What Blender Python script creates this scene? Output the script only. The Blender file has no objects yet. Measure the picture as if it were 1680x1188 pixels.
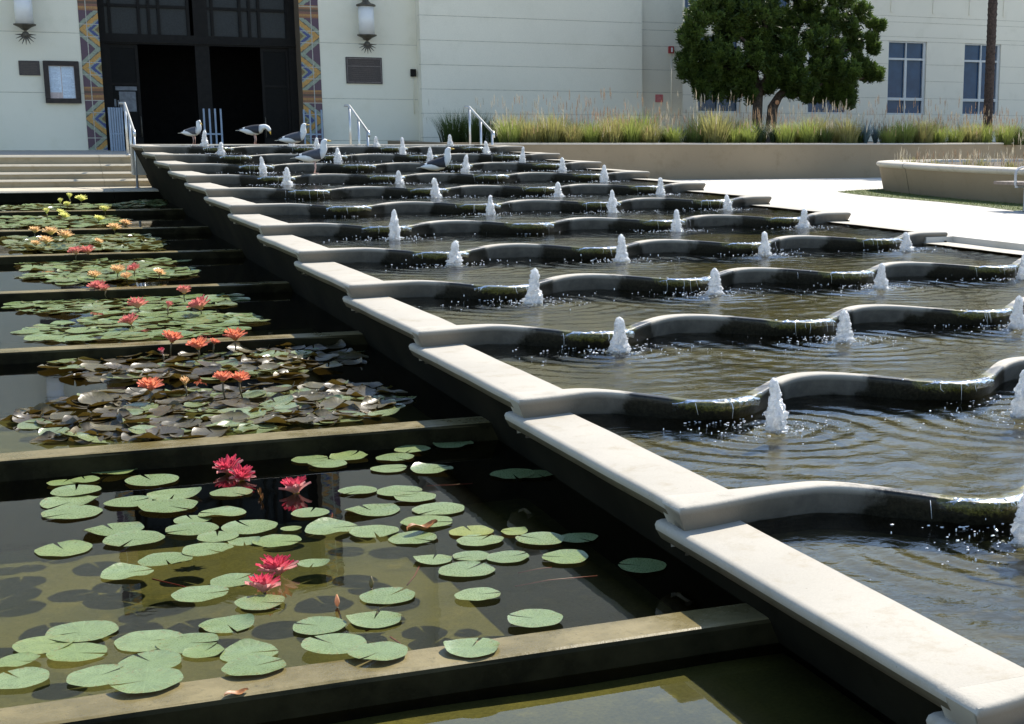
import bpy, bmesh, math, random
from math import sin, cos, pi, radians, exp, sqrt, atan2
from mathutils import Vector, Matrix, noise, kdtree
random.seed(7)
S = bpy.context.scene
COL = S.collection

# ------------------------------------------------------------------ camera
F_PX, YAW, PITCH, ROLL, PX, PY = 2466.24, -0.4396, 0.2029, -0.0048, 1160.2, 722.5
CAM = Vector((-2.563, -29.927, 0.316))
_c, _s = cos(YAW), sin(YAW)
_f = Vector((-_s*cos(PITCH), _c*cos(PITCH), -sin(PITCH)))
_r = Vector((_c, _s, 0)); _d = _f.cross(_r)
RIGHT = cos(ROLL)*_r + sin(ROLL)*_d
DOWN = -sin(ROLL)*_r + cos(ROLL)*_d
FWD = _f
cam = bpy.data.cameras.new('camera'); camo = bpy.data.objects.new('camera', cam); COL.objects.link(camo)
m3 = Matrix((RIGHT, -DOWN, -FWD)).transposed()
camo.matrix_world = Matrix.Translation(CAM) @ m3.to_4x4()
cam.sensor_width = 36; cam.lens = F_PX*36/1680
cam.shift_x = (840-PX)/1680; cam.shift_y = (PY-594)/1680
cam.clip_end = 2000; cam.clip_start = .05
S.camera = camo

# ------------------------------------------------------------------ light
SUN = Vector((.75, .55, 1.0)).normalized()
w = bpy.data.worlds.new('World'); S.world = w; w.use_nodes = True
nt = w.node_tree; nt.nodes.clear()
sky = nt.nodes.new('ShaderNodeTexSky'); sky.sky_type = 'NISHITA'; sky.sun_disc = False
sky.sun_elevation = math.asin(SUN.z); sky.sun_rotation = atan2(SUN.x, SUN.y)
sky.air_density = 1.0; sky.dust_density = .3; sky.ozone_density = 1.0
bg = nt.nodes.new('ShaderNodeBackground'); bg.inputs[1].default_value = .135
wo = nt.nodes.new('ShaderNodeOutputWorld')
nt.links.new(sky.outputs[0], bg.inputs[0]); nt.links.new(bg.outputs[0], wo.inputs[0])
sl = bpy.data.lights.new('sun', 'SUN'); sl.energy = 4.6; sl.angle = radians(.5); sl.color = (1, .94, .84)
so = bpy.data.objects.new('sun', sl); COL.objects.link(so)
so.rotation_euler = (-SUN).to_track_quat('-Z', 'Y').to_euler()
so.location = SUN*60
S.view_settings.view_transform = 'Standard'; S.view_settings.look = 'None'
S.view_settings.exposure = 0.9; S.view_settings.gamma = 1; S.view_settings.use_curve_mapping = False
S.render.engine = 'CYCLES'
S.cycles.max_bounces = 8; S.cycles.transparent_max_bounces = 12
S.cycles.caustics_reflective = False; S.cycles.caustics_refractive = False
S.cycles.sample_clamp_indirect = 6

# ------------------------------------------------------------------ helpers
def at(x, y, X=None, Y=None, Z=None):
    """photo pixel -> point on the real plane X=, Y= or Z="""
    r = RIGHT*((x-PX)/F_PX) + DOWN*((y-PY)/F_PX) + FWD
    i, v = (0, X) if X is not None else (1, Y) if Y is not None else (2, Z)
    return CAM + r*((v-CAM[i])/r[i])
def smooth(a, b, x):
    t = max(0., min(1., (x-a)/(b-a))); return t*t*(3-2*t)
ORD = ['first', 'second', 'third', 'fourth', 'fifth', 'sixth', 'seventh', 'eighth', 'ninth', 'tenth', 'eleventh', 'twelfth',
       'thirteenth', 'fourteenth', 'fifteenth', 'sixteenth', 'seventeenth', 'eighteenth', 'nineteenth', 'twentieth',
       'twenty-first', 'twenty-second', 'twenty-third', 'twenty-fourth', 'twenty-fifth', 'twenty-sixth', 'twenty-seventh',
       'twenty-eighth', 'twenty-ninth', 'thirtieth', 'thirty-first', 'thirty-second', 'thirty-third', 'thirty-fourth', 'thirty-fifth']

def tag(o, label=None, cat=None, group=None, kind=None):
    if label: o['label'] = label
    if cat: o['category'] = cat
    if group: o['group'] = group
    if kind: o['kind'] = kind
    return o
def empty(name, loc=(0, 0, 0), rz=0):
    o = bpy.data.objects.new(name, None); COL.objects.link(o)
    o.location = loc; o.rotation_euler = (0, 0, rz); o.empty_display_size = .1
    return o
def copy_tree(o, parent=None):
    c = o.copy(); COL.objects.link(c); c.parent = parent
    for ch in list(o.children): copy_tree(ch, c)
    return c

class MB:
    """collects faces; build() links them as ONE mesh object"""
    def __init__(s): s.v = []; s.f = []; s.mi = []; s.sm = []; s.at = {}
    def add(s, vs, fs, mi=0, sm=False):
        n = len(s.v); s.v += [tuple(p) for p in vs]
        for f in fs: s.f.append([i+n for i in f]); s.mi.append(mi); s.sm.append(sm)
        return n
    def box(s, x0, x1, y0, y1, z0, z1, mi=0, M=None):
        vs = [Vector((x, y, z)) for z in (z0, z1) for y in (y0, y1) for x in (x0, x1)]
        if M is not None: vs = [M @ v for v in vs]
        s.add(vs, [(0, 2, 3, 1), (4, 5, 7, 6), (0, 1, 5, 4), (2, 6, 7, 3), (0, 4, 6, 2), (1, 3, 7, 5)], mi)
    def bbox(s, x0, x1, y0, y1, z0, z1, b=.01, mi=0, M=None):
        """box with bevelled vertical + top edges (octagonal plan, small top chamfer)"""
        pl = [(x0+b, y0), (x1-b, y0), (x1, y0+b), (x1, y1-b), (x1-b, y1), (x0+b, y1), (x0, y1-b), (x0, y0+b)]
        cx, cy = (x0+x1)/2, (y0+y1)/2
        def ins(p): return (p[0]+(b if p[0] < cx else -b), p[1]+(b if p[1] < cy else -b))
        vs = [Vector((p[0], p[1], z0)) for p in pl]+[Vector((p[0], p[1], z1-b)) for p in pl]+[Vector((*ins(p), z1)) for p in pl]
        if M is not None: vs = [M @ v for v in vs]
        fs = [tuple(range(7, -1, -1)), tuple(range(16, 24))]
        for L in (0, 8):
            for i in range(8): j = (i+1) % 8; fs.append((L+i, L+j, L+8+j, L+8+i))
        s.add(vs, fs, mi)
    def tube(s, pts, r, n=8, mi=0, sm=True, cap=True):
        pts = [Vector(p) for p in pts]; R = r if isinstance(r, (list, tuple)) else [r]*len(pts)
        rings = []; up = None
        for i, p in enumerate(pts):
            d = (pts[min(i+1, len(pts)-1)]-pts[max(i-1, 0)]).normalized()
            if up is None: up = Vector((0, 0, 1)) if abs(d.z) < .9 else Vector((1, 0, 0))
            a = d.cross(up).normalized(); b = a.cross(d).normalized(); up = b
            rings.append([p+(a*cos(2*pi*k/n)+b*sin(2*pi*k/n))*R[i] for k in range(n)])
        vs = [q for rg in rings for q in rg]; fs = []
        for i in range(len(pts)-1):
            for k in range(n):
                k2 = (k+1) % n; fs.append((i*n+k, i*n+k2, (i+1)*n+k2, (i+1)*n+k))
        if cap: fs += [tuple(range(n-1, -1, -1)), tuple(range((len(pts)-1)*n, len(pts)*n))]
        s.add(vs, fs, mi, sm)
    def lathe(s, prof, n=16, c=(0, 0, 0), mi=0, sm=True):
        vs = []; fs = []
        for r, z in prof: vs += [(c[0]+r*cos(2*pi*k/n), c[1]+r*sin(2*pi*k/n), c[2]+z) for k in range(n)]
        for i in range(len(prof)-1):
            for k in range(n):
                k2 = (k+1) % n; fs.append((i*n+k, i*n+k2, (i+1)*n+k2, (i+1)*n+k))
        fs.append(tuple(range(n-1, -1, -1))); fs.append(tuple(range((len(prof)-1)*n, len(prof)*n)))
        s.add(vs, fs, mi, sm)
    def ball(s, c, r, sc=(1, 1, 1), nu=10, nv=7, mi=0, nz=0):
        vs = []; c = Vector(c)
        for i in range(nv+1):
            t = pi*i/nv
            for k in range(nu):
                u = 2*pi*k/nu; d = Vector((sin(t)*cos(u)*sc[0], sin(t)*sin(u)*sc[1], cos(t)*sc[2]))
                q = 1+(noise.noise(d*3+c*7)*nz if nz else 0)
                vs.append(c+d*r*q)
        fs = [(i*nu+k, (i+1)*nu+k, (i+1)*nu+(k+1) % nu, i*nu+(k+1) % nu) for i in range(nv) for k in range(nu)]
        s.add(vs, fs, mi, True)
    def grid(s, P, nu, nv, mi=0, sm=True):
        """P(i,j) -> point, nu x nv vertices"""
        n = len(s.v); s.v += [tuple(P(i, j)) for j in range(nv) for i in range(nu)]
        for j in range(nv-1):
            for i in range(nu-1):
                s.f.append([n+j*nu+i, n+j*nu+i+1, n+(j+1)*nu+i+1, n+(j+1)*nu+i]); s.mi.append(mi); s.sm.append(sm)
        return n
    def mesh(s, name, mats):
        me = bpy.data.meshes.new(name); me.from_pydata(s.v, [], s.f)
        for m in (mats if isinstance(mats, (list, tuple)) else [mats]): me.materials.append(m)
        me.polygons.foreach_set('material_index', s.mi); me.polygons.foreach_set('use_smooth', s.sm)
        for k, vals in s.at.items():
            if isinstance(vals[0], (tuple, list)):
                a = me.color_attributes.new(k, 'FLOAT_COLOR', 'POINT')
                a.data.foreach_set('color', [c for q in vals for c in (q[0], q[1], q[2], 1.)])
            else:
                a = me.attributes.new(k, 'FLOAT', 'POINT'); a.data.foreach_set('value', vals)
        me.update(); return me
    def build(s, name, mats, parent=None, loc=None):
        o = bpy.data.objects.new(name, s.mesh(name, mats)); COL.objects.link(o)
        if parent: o.parent = parent
        if loc is not None: o.location = loc
        return o

# ------------------------------------------------------------------ materials
class NT:
    def __init__(s, name):
        s.m = bpy.data.materials.new(name); s.m.use_nodes = True; s.t = s.m.node_tree; s.t.nodes.clear()
        s.out = s.n('ShaderNodeOutputMaterial')
    def n(s, t, **kw):
        q = s.t.nodes.new(t)
        for k, v in kw.items(): setattr(q, k, v)
        return q
    def l(s, a, b): s.t.links.new(a, b)
    def coord(s, obj=True):
        return s.n('ShaderNodeTexCoord').outputs['Object' if obj else 'Generated']
    def noise(s, scale, detail=6, rough=.55, vec=None, dist=0):
        q = s.n('ShaderNodeTexNoise'); q.inputs['Scale'].default_value = scale; q.inputs['Detail'].default_value = detail
        q.inputs['Roughness'].default_value = rough; q.inputs['Distortion'].default_value = dist
        s.l(vec if vec is not None else s.coord(), q.inputs['Vector']); return q.outputs['Fac']
    def mapr(s, v, a, b, c=0, d=1, sm=True):
        q = s.n('ShaderNodeMapRange'); q.clamp = True
        if sm: q.interpolation_type = 'SMOOTHSTEP'
        for i, k in enumerate((a, b, c, d)): q.inputs[i+1].default_value = k
        s.l(v, q.inputs[0]); return q.outputs[0]
    def mix(s, f, a, b, mode='MIX'):
        q = s.n('ShaderNodeMix', data_type='RGBA', blend_type=mode)
        for i, v in ((0, f), (6, a), (7, b)):
            if hasattr(v, 'is_linked') or hasattr(v, 'links'): s.l(v, q.inputs[i])
            else: q.inputs[i].default_value = v if i == 0 else (*v, 1)
        return q.outputs[2]
    def math(s, op, a, b=None):
        q = s.n('ShaderNodeMath', operation=op)
        for i, v in ((0, a), (1, b)):
            if v is None: continue
            if hasattr(v, 'links'): s.l(v, q.inputs[i])
            else: q.inputs[i].default_value = v
        return q.outputs[0]
    def attr(s, name, col=False):
        q = s.n('ShaderNodeAttribute', attribute_name=name); return q.outputs['Color' if col else 'Fac']
    def rnd(s): return s.n('ShaderNodeObjectInfo').outputs['Random']
    def bump(s, h, st=.3, d=.01):
        q = s.n('ShaderNodeBump'); q.inputs['Strength'].default_value = st; q.inputs['Distance'].default_value = d
        s.l(h, q.inputs['Height']); return q.outputs[0]
    def pbr(s, col, rough=.7, bump=None, spec=.5, metal=0, trans=None):
        q = s.n('ShaderNodeBsdfPrincipled')
        for k, v in (('Base Color', col), ('Roughness', rough), ('Specular IOR Level', spec), ('Metallic', metal)):
            if hasattr(v, 'links'): s.l(v, q.inputs[k])
            else: q.inputs[k].default_value = (*v, 1) if k == 'Base Color' else v
        if bump is not None: s.l(bump, q.inputs['Normal'])
        sh = q.outputs[0]
        if trans:
            t = s.n('ShaderNodeBsdfTranslucent'); mx = s.n('ShaderNodeMixShader'); mx.inputs[0].default_value = trans
            if hasattr(col, 'links'): s.l(col, t.inputs[0])
            else: t.inputs[0].default_value = (*col, 1)
            s.l(sh, mx.inputs[1]); s.l(t.outputs[0], mx.inputs[2]); sh = mx.outputs[0]
        s.l(sh, s.out.inputs[0]); return s.m

def plain(name, col, rough=.6, spec=.5, metal=0, var=.25, scale=9, bump=.15):
    t = NT(name); f = t.noise(scale)
    c = t.mix(t.mapr(f, .3, .7), tuple(k*(1-var) for k in col), tuple(min(1, k*(1+var)) for k in col))
    return t.pbr(c, rough, t.bump(t.noise(scale*12), bump, .004), spec, metal)

def concrete(name, col, var=.14, stain=(.6, .55, .45), rough=.85, big=.6, grain=120, streak=.0, specks=True, spec=.3):
    t = NT(name); co = t.coord()
    a = t.mix(t.mapr(t.noise(big, 5), .3, .72), tuple(k*(1-var) for k in col), tuple(k*(1+var*.6) for k in col))
    a = t.mix(t.mapr(t.noise(big*7, 6, .65), .5, .75, 0, .65), a, tuple(k*q for k, q in zip(col, stain)))
    g = t.noise(grain, 3, .7)
    a = t.mix(t.mapr(g, .3, .7, 0, .22), a, tuple(k*.6 for k in col))
    if specks:
        v = t.n('ShaderNodeTexVoronoi'); v.inputs['Scale'].default_value = 14; t.l(co, v.inputs['Vector'])
        a = t.mix(t.mapr(v.outputs['Distance'], .03, .07, .55, 0), a, tuple(k*.35 for k in col))
    return t.pbr(a, rough, t.bump(g, .25, .004), spec)

M = {}
M['coping'] = concrete('coping_concrete', (.435, .40, .335), var=.10, stain=(.74, .68, .56), big=.9)
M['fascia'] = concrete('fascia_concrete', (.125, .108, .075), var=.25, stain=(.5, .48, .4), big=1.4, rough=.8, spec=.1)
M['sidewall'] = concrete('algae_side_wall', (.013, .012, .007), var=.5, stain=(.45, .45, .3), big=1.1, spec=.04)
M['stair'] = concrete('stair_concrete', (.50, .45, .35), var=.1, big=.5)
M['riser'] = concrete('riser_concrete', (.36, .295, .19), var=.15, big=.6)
M['plaza'] = concrete('plaza_concrete', (.56, .53, .47), var=.07, big=.25, stain=(.85, .82, .75), grain=60, specks=False)
M['landing'] = concrete('landing_concrete', (.40, .37, .32), var=.1, big=.3)
M['gwall'] = concrete('garden_wall_concrete', (.29, .225, .145), var=.12, big=.35, stain=(.75, .72, .65), specks=False)
M['gcap'] = concrete('wall_cap_concrete', (.55, .5, .42), var=.1)
M['stucco'] = concrete('stucco', (.80, .755, .61), var=.05, big=.3, stain=(.9, .9, .86), grain=70, specks=False)
M['stucco2'] = concrete('stucco_panel', (.81, .765, .63), var=.05, big=.25, stain=(.9, .9, .88), grain=70, specks=False)
M['joint'] = plain('joint_backing', (.40, .39, .33), .9)  # backing behind the wall joints, darker than the panels
M['stucco3'] = concrete('stucco_wing', (.75, .72, .61), var=.05, big=.3, stain=(.88, .88, .86), grain=70, specks=False)
M['soil'] = plain('soil', (.06, .045, .03), .95, var=.5, scale=6, bump=.5)
M['ground'] = plain('earth', (.2, .18, .14), .95, var=.3, scale=.4)
M['steel'] = plain('brushed_steel', (.55, .57, .58), .38, metal=.8, var=.06)
M['paintsteel'] = plain('pale_painted_steel', (.26, .32, .40), .45, var=.06)
M['bronze'] = plain('dark_bronze', (.032, .024, .02), .55, var=.3, spec=.3)
M['bronze2'] = plain('lamp_bronze', (.10, .085, .06), .5, var=.3, metal=.3)
M['plaque'] = plain('plaque_bronze', (.045, .032, .028), .5, var=.4, scale=30)
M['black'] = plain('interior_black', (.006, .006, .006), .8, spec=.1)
M['black2'] = plain('dark_frame', (.008, .007, .006), .55, spec=.15)
M['darkglass'] = plain('transom_glass', (.014, .018, .021), .35, spec=.25, var=.3, scale=40)
M['doorglass'] = plain('door_glass', (.004, .0045, .005), .4, spec=.08, var=.2)
M['blueglass'] = plain('window_glass', (.02, .06, .13), .2, spec=.3, var=.15, scale=3)
M['winframe'] = plain('window_frame_paint', (.5, .53, .54), .5, var=.05)
M['paper'] = plain('paper', (.62, .70, .78), .7, var=.12, scale=25)
M['paper2'] = plain('paper_faded', (.55, .45, .42), .7, var=.12, scale=25)
M['notice'] = plain('shaded_notice', (.16, .17, .18), .7)
M['red'] = plain('red_paint', (.35, .03, .03), .4, var=.1)
M['pink'] = plain('faded_red_sign', (.55, .14, .14), .6, var=.15, scale=40)
M['bark'] = plain('pine_bark', (.075, .055, .042), .95, var=.5, scale=14, bump=.9)
M['palm'] = plain('palm_bark', (.05, .034, .028), .95, var=.5, scale=18, bump=.9)
M['cut'] = plain('cut_wood', (.6, .3, .16), .8)
M['bench'] = plain('bench_plank', (.19, .15, .12), .7, var=.2, scale=20)
M['benchsteel'] = plain('bench_grey_steel', (.35, .36, .38), .4, var=.1)
M['lampglass'] = plain('opal_glass', (.74, .73, .70), .25, var=.02, bump=.02)

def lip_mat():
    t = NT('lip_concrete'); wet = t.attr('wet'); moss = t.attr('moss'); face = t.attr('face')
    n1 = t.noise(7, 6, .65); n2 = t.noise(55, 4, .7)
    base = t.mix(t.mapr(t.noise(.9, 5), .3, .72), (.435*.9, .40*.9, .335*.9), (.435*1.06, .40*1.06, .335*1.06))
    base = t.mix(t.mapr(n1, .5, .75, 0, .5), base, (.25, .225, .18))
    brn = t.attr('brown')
    base = t.mix(face, base, t.mix(t.mapr(n1, .3, .7), (.085, .08, .07), (.14, .128, .108)))  # front faces painted darker than the top, standing for their shade
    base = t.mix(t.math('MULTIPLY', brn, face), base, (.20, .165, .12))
    wf = t.mapr(t.math('ADD', wet, t.math('MULTIPLY', t.math('SUBTRACT', n1, .5), 1.3)), .3, .72)
    dark = t.mix(t.mapr(n2, .35, .65), (.007, .007, .005), (.022, .02, .013))
    c = t.mix(wf, base, dark)
    mf = t.mapr(t.math('ADD', moss, t.math('MULTIPLY', t.math('SUBTRACT', n2, .5), 1.0)), .3, .65)
    c = t.mix(mf, c, t.mix(t.mapr(t.noise(90, 3), .3, .7), (.035, .035, .006), (.14, .13, .03)))
    r = t.mapr(wf, 0, 1, .85, .35)
    return t.pbr(c, r, t.bump(n2, .35, .008), .35)
M['lip'] = lip_mat()

def bed_mat(name, a, b, c, sc=1.2):
    t = NT(name); q = t.mix(t.mapr(t.noise(sc, 6, .6), .35, .65), a, b)
    q = t.mix(t.mapr(t.noise(sc*4, 5, .6), .5, .7, 0, .8), q, c)
    q = t.mix(t.mapr(t.noise(60, 3, .7), .35, .7, 0, .4), q, tuple(k*.5 for k in b))
    return t.pbr(q, .95, t.bump(t.noise(25), .4, .01), .1)
M['pondbed'] = bed_mat('pond_bed_algae', (.19, .17, .06), (.105, .105, .045), (.24, .205, .065))
M['frontbed'] = bed_mat('front_pond_bed', (.26, .22, .06), (.14, .125, .05), (.30, .25, .07), .9)
M['basinbed'] = bed_mat('basin_bed_algae', (.10, .087, .03), (.042, .039, .017), (.13, .105, .032), 2.5)

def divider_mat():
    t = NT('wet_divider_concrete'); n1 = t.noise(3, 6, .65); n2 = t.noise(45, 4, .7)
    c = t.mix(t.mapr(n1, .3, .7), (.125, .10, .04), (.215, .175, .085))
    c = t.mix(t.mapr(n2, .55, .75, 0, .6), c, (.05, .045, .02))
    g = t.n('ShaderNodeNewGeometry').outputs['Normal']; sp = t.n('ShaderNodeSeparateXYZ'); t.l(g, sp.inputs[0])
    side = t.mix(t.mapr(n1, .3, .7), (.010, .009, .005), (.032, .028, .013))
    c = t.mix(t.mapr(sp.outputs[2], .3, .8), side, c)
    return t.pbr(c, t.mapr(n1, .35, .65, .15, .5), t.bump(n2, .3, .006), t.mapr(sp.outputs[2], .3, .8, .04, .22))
M['divider'] = divider_mat()

def water_mat(name, tint, bscale, bst, bdist, rough=.02, ior=1.33, stretch=(1, 1, 1)):
    t = NT(name); mp = t.n('ShaderNodeMapping'); mp.inputs['Scale'].default_value = stretch; t.l(t.coord(), mp.inputs['Vector'])
    h = t.noise(bscale, 4, .5, mp.outputs[0], .4); b = t.bump(h, bst, bdist)
    gl = t.n('ShaderNodeBsdfGlossy'); gl.inputs['Roughness'].default_value = rough; t.l(b, gl.inputs['Normal'])
    tr = t.n('ShaderNodeBsdfTransparent'); tr.inputs[0].default_value = (*tint, 1)
    fr = t.n('ShaderNodeFresnel'); fr.inputs['IOR'].default_value = ior; t.l(b, fr.inputs['Normal'])
    mx = t.n('ShaderNodeMixShader'); t.l(fr.outputs[0], mx.inputs[0]); t.l(tr.outputs[0], mx.inputs[1]); t.l(gl.outputs[0], mx.inputs[2])
    t.l(mx.outputs[0], t.out.inputs[0]); return t.m
M['pondwater'] = water_mat('pond_water', (.72, .74, .60), 2.2, .05, .02, .015, 1.42)
M['basinwater'] = water_mat('basin_water', (.84, .84, .74), 11, .24, .02, .012, 1.3, stretch=(1, 1.3, 1))
M['film'] = water_mat('spilling_water', (.93, .94, .90), 30, .8, .02, .06)

def foam_mat():
    t = NT('white_foam'); n = t.noise(60, 4, .6)
    d = t.n('ShaderNodeBsdfDiffuse'); d.inputs[0].default_value = (.93, .95, .97, 1)
    tl = t.n('ShaderNodeBsdfTranslucent'); tl.inputs[0].default_value = (.95, .97, .99, 1)
    g = t.n('ShaderNodeBsdfGlossy'); g.inputs['Roughness'].default_value = .12
    tr = t.n('ShaderNodeBsdfTransparent'); b = t.bump(n, .8, .02)
    for q in (d, tl, g): t.l(b, q.inputs['Normal'])
    a = t.n('ShaderNodeMixShader'); a.inputs[0].default_value = .55; t.l(d.outputs[0], a.inputs[1]); t.l(tl.outputs[0], a.inputs[2])
    c = t.n('ShaderNodeMixShader'); c.inputs[0].default_value = .12; t.l(a.outputs[0], c.inputs[1]); t.l(g.outputs[0], c.inputs[2])
    e = t.n('ShaderNodeMixShader'); t.l(t.mapr(t.noise(28, 4, .7), .52, .7, 0, .3), e.inputs[0]); t.l(c.outputs[0], e.inputs[1]); t.l(tr.outputs[0], e.inputs[2])
    lw = t.n('ShaderNodeLayerWeight'); lw.inputs[0].default_value = .5; t.l(b, lw.inputs['Normal'])
    f2 = t.n('ShaderNodeMixShader'); t.l(t.math('MULTIPLY', t.mapr(lw.outputs['Facing'],   .45, 1.0, 0, .6), t.mapr(t.noise(45, 4, .7), .35, .6)), f2.inputs[0])
    tr2 = t.n('ShaderNodeBsdfTransparent'); t.l(e.outputs[0], f2.inputs[1]); t.l(tr2.outputs[0], f2.inputs[2])
    t.l(f2.outputs[0], t.out.inputs[0]); return t.m
M['foam'] = foam_mat()
M['drop'] = plain('drop_and_glint_white', (.85, .87, .9), .1, spec=1, var=.03, bump=0)

def pad_mat(name, a, b, under, rough=.32, spec=.55, rim=None):
    t = NT(name); r = t.rnd(); rad = t.attr('rad'); ang = t.attr('ang')
    c = t.mix(r, a, b)
    c = t.mix(t.mapr(t.noise(2.2, 4, .5), .35, .7, 0, .5), c, tuple(k*.72 for k in a))
    vein = t.math('ABSOLUTE', t.math('SINE', t.math('MULTIPLY', ang, 9)))
    c = t.mix(t.mapr(vein, .0, .25, .35, 0), c, tuple(min(1, k*1.5) for k in b))
    age = t.math('MULTIPLY', t.mapr(rad, .55, 1.0), t.mapr(t.noise(5, 4, .6), .5, .68))
    c = t.mix(t.math('MULTIPLY', age, .8), c, (.20, .14, .04))
    if rim: c = t.mix(t.mapr(rad, .86, 1.0, 0, .7), c, rim)
    bf = t.n('ShaderNodeNewGeometry').outputs['Backfacing']
    c = t.mix(bf, c, under)
    return t.pbr(c, t.mapr(t.noise(14), .3, .7, rough-.1, rough+.14), t.bump(t.math('ADD', vein, t.noise(5)), .06, .006), spec, trans=.15)
M['pad'] = pad_mat('green_pad', (.165, .225, .088), (.215, .28, .118), (.1, .07, .02), .3, .6)
M['padlime'] = pad_mat('lime_pad', (.17, .235, .08), (.22, .27, .09), (.15, .12, .03))
M['padyellow'] = pad_mat('yellowing_pad', (.20, .25, .06), (.27, .29, .07), (.3, .15, .03))
M['padbronze'] = pad_mat('bronze_pad', (.05, .038, .024), (.12, .105, .045), (.15, .095, .018), .38, .4)
M['padolive'] = pad_mat('olive_pad', (.15, .18, .07), (.21, .26, .11), (.15, .12, .03), .25, .8)
M['padmid'] = pad_mat('sage_pad', (.16, .22, .075), (.22, .29, .115), (.13, .09, .03), .26, .7)
M['deadleaf'] = plain('dead_brown_leaf', (.33, .13, .03), .5, var=.4, scale=25)
M['stem'] = plain('lily_stem', (.10, .075, .03), .5, var=.2)
M['redstem'] = plain('red_runner', (.28, .04, .03), .5, var=.2)

def petal_mat(name, base, tip, edge=None):
    t = NT(name); k = t.attr('t'); c = t.mix(t.mapr(k, .1, .9), base, tip)
    if edge: c = t.mix(t.mapr(t.attr('whorl'), .75, 1, 0, .8), c, edge)
    c = t.mix(t.mapr(t.noise(30), .4, .7, 0, .25), c, tuple(q*.6 for q in tip))
    return t.pbr(c, .5, None, .3, trans=.4)
M['pet_mag'] = petal_mat('crimson_petal', (.84, .36, .36), (.70, .075, .13), (.88, .50, .46))
M['pet_or'] = petal_mat('orange_petal', (.88, .50, .26), (.84, .30, .17), (.80, .26, .20))
M['pet_coral'] = petal_mat('coral_petal', (.84, .48, .36), (.74, .24, .22))
M['pet_peach'] = petal_mat('peach_petal', (.90, .74, .34), (.88, .60, .33))
M['pet_yel'] = petal_mat('yellow_petal', (.84, .80, .24), (.86, .84, .34))
M['stamen'] = plain('yellow_stamen', (.85, .5, .05), .6)
M['sepal'] = plain('bud_sepal', (.16, .12, .04), .5)

def leaf_mat(name, a, b, trans=.25, rough=.5):
    t = NT(name); k = t.attr('t'); c = t.mix(t.math('MULTIPLY', k, 1), a, b)
    c = t.mix(t.math('MULTIPLY', t.rnd(), .35), c, tuple(q*.65 for q in b))
    return t.pbr(c, rough, None, .25, trans=trans)
M['grass_lime'] = leaf_mat('lime_blade', (.055, .08, .016), (.36, .42, .10), .4)
M['grass_gold'] = leaf_mat('golden_blade', (.065, .075, .018), (.42, .39, .14), .4)
M['grass_dark'] = leaf_mat('shaded_green_blade', (.02, .035, .01), (.11, .16, .04))
M['seed'] = leaf_mat('straw_seed_head', (.30, .24, .14), (.62, .55, .42))
M['seedred'] = leaf_mat('rusty_seed_head', (.28, .15, .07), (.50, .33, .2))
M['agave'] = leaf_mat('agave_leaf', (.05, .09, .09), (.20, .28, .32), .05)
M['agavedk'] = leaf_mat('dark_spiky_leaf', (.012, .025, .012), (.05, .08, .04), .05)
M['needle'] = leaf_mat('pine_needle', (.008, .015, .005), (.12, .19, .036), .3)
M['lawn'] = plain('lawn', (.09, .11, .03), .9, var=.5, scale=18, bump=.8)
M['lawnblade'] = leaf_mat('lawn_blade', (.05, .07, .015), (.15, .2, .05))
# ------------------------------------------------------------------ cascade dimensions
D, H, W = 2.2, .1155, 7.38            # tread, drop, width of the stepped cascade
XD0, PER = 1.30, 1.65                 # first spill notch, spacing
ROWS = 14
PH = {11: .13, 10: -.2, 9: -.08, 8: -.05, 5: .06, 3: -.06}       # each lip's scallops sit a little differently
def lip_c(x, k):
    x = x-PH.get(k, 0)
    if x < XD0: return cos(pi*min(1, (XD0-x)/.72))
    if x > XD0+3*PER: return cos(pi*min(1, (x-XD0-3*PER)/.8))
    return cos(2*pi*(x-XD0)/PER)
def lip_e(x): return smooth(0, .60, x)
def lip_y(x, k):
    e = lip_e(x); return (-.14-.25*lip_c(x, k))*e
def lip_drop(x, k): return .028*(.5+.5*lip_c(x, k))**1.2*lip_e(x)
def water_z(k): return -H*k-.022
EDGE_L = [(.34, 0), (.03, 0), (.009, -.006), (0, -.022), (.006, -.045), (.030, -.088), (.075, -.105), (.34, -.108)]

fountain = tag(empty('cascade_fountain', (0, 0, 0)), 'stepped concrete cascade fountain with pale coping and scalloped lips running down from the entrance', 'fountain')

def coping(k, right=False):
    mb = MB(); y0 = -D*k+(.20 if right else .165); y1 = -D*(k-1)+.27 if k else 2.75
    z = -H*k-.0007
    n = 2+int((y1-y0)/.15)
    prof = EDGE_L
    def P(i, j):
        px, pz = prof[i]; y = y0+(y1-y0)*j/(n-1)
        wob = .004*noise.noise(Vector((y*1.7, k*3.1, px*5)))
        return (W-px if right else px, y, z+pz+wob) if False else ((W-px) if right else px, y, z+pz+wob)
    a = mb.grid(P, len(prof), n, 0, True)
    for f in range(len(mb.f)): mb.mi[f] = 0
    # underside/fascia quads use a darker concrete colour that stands in for their shade
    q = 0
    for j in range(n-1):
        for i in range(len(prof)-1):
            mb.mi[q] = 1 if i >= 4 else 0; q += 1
    m = len(prof)
    mb.f.append([a+i for i in range(m)]); mb.mi.append(0); mb.sm.append(False)
    mb.f.append([a+(n-1)*m+i for i in reversed(range(m))]); mb.mi.append(0); mb.sm.append(False)
    if right: mb.f = [f[::-1] for f in mb.f]
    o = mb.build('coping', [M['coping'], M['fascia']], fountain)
    md = o.modifiers.new('edge', 'EDGE_SPLIT'); md.split_angle = radians(50)
    return o

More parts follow.
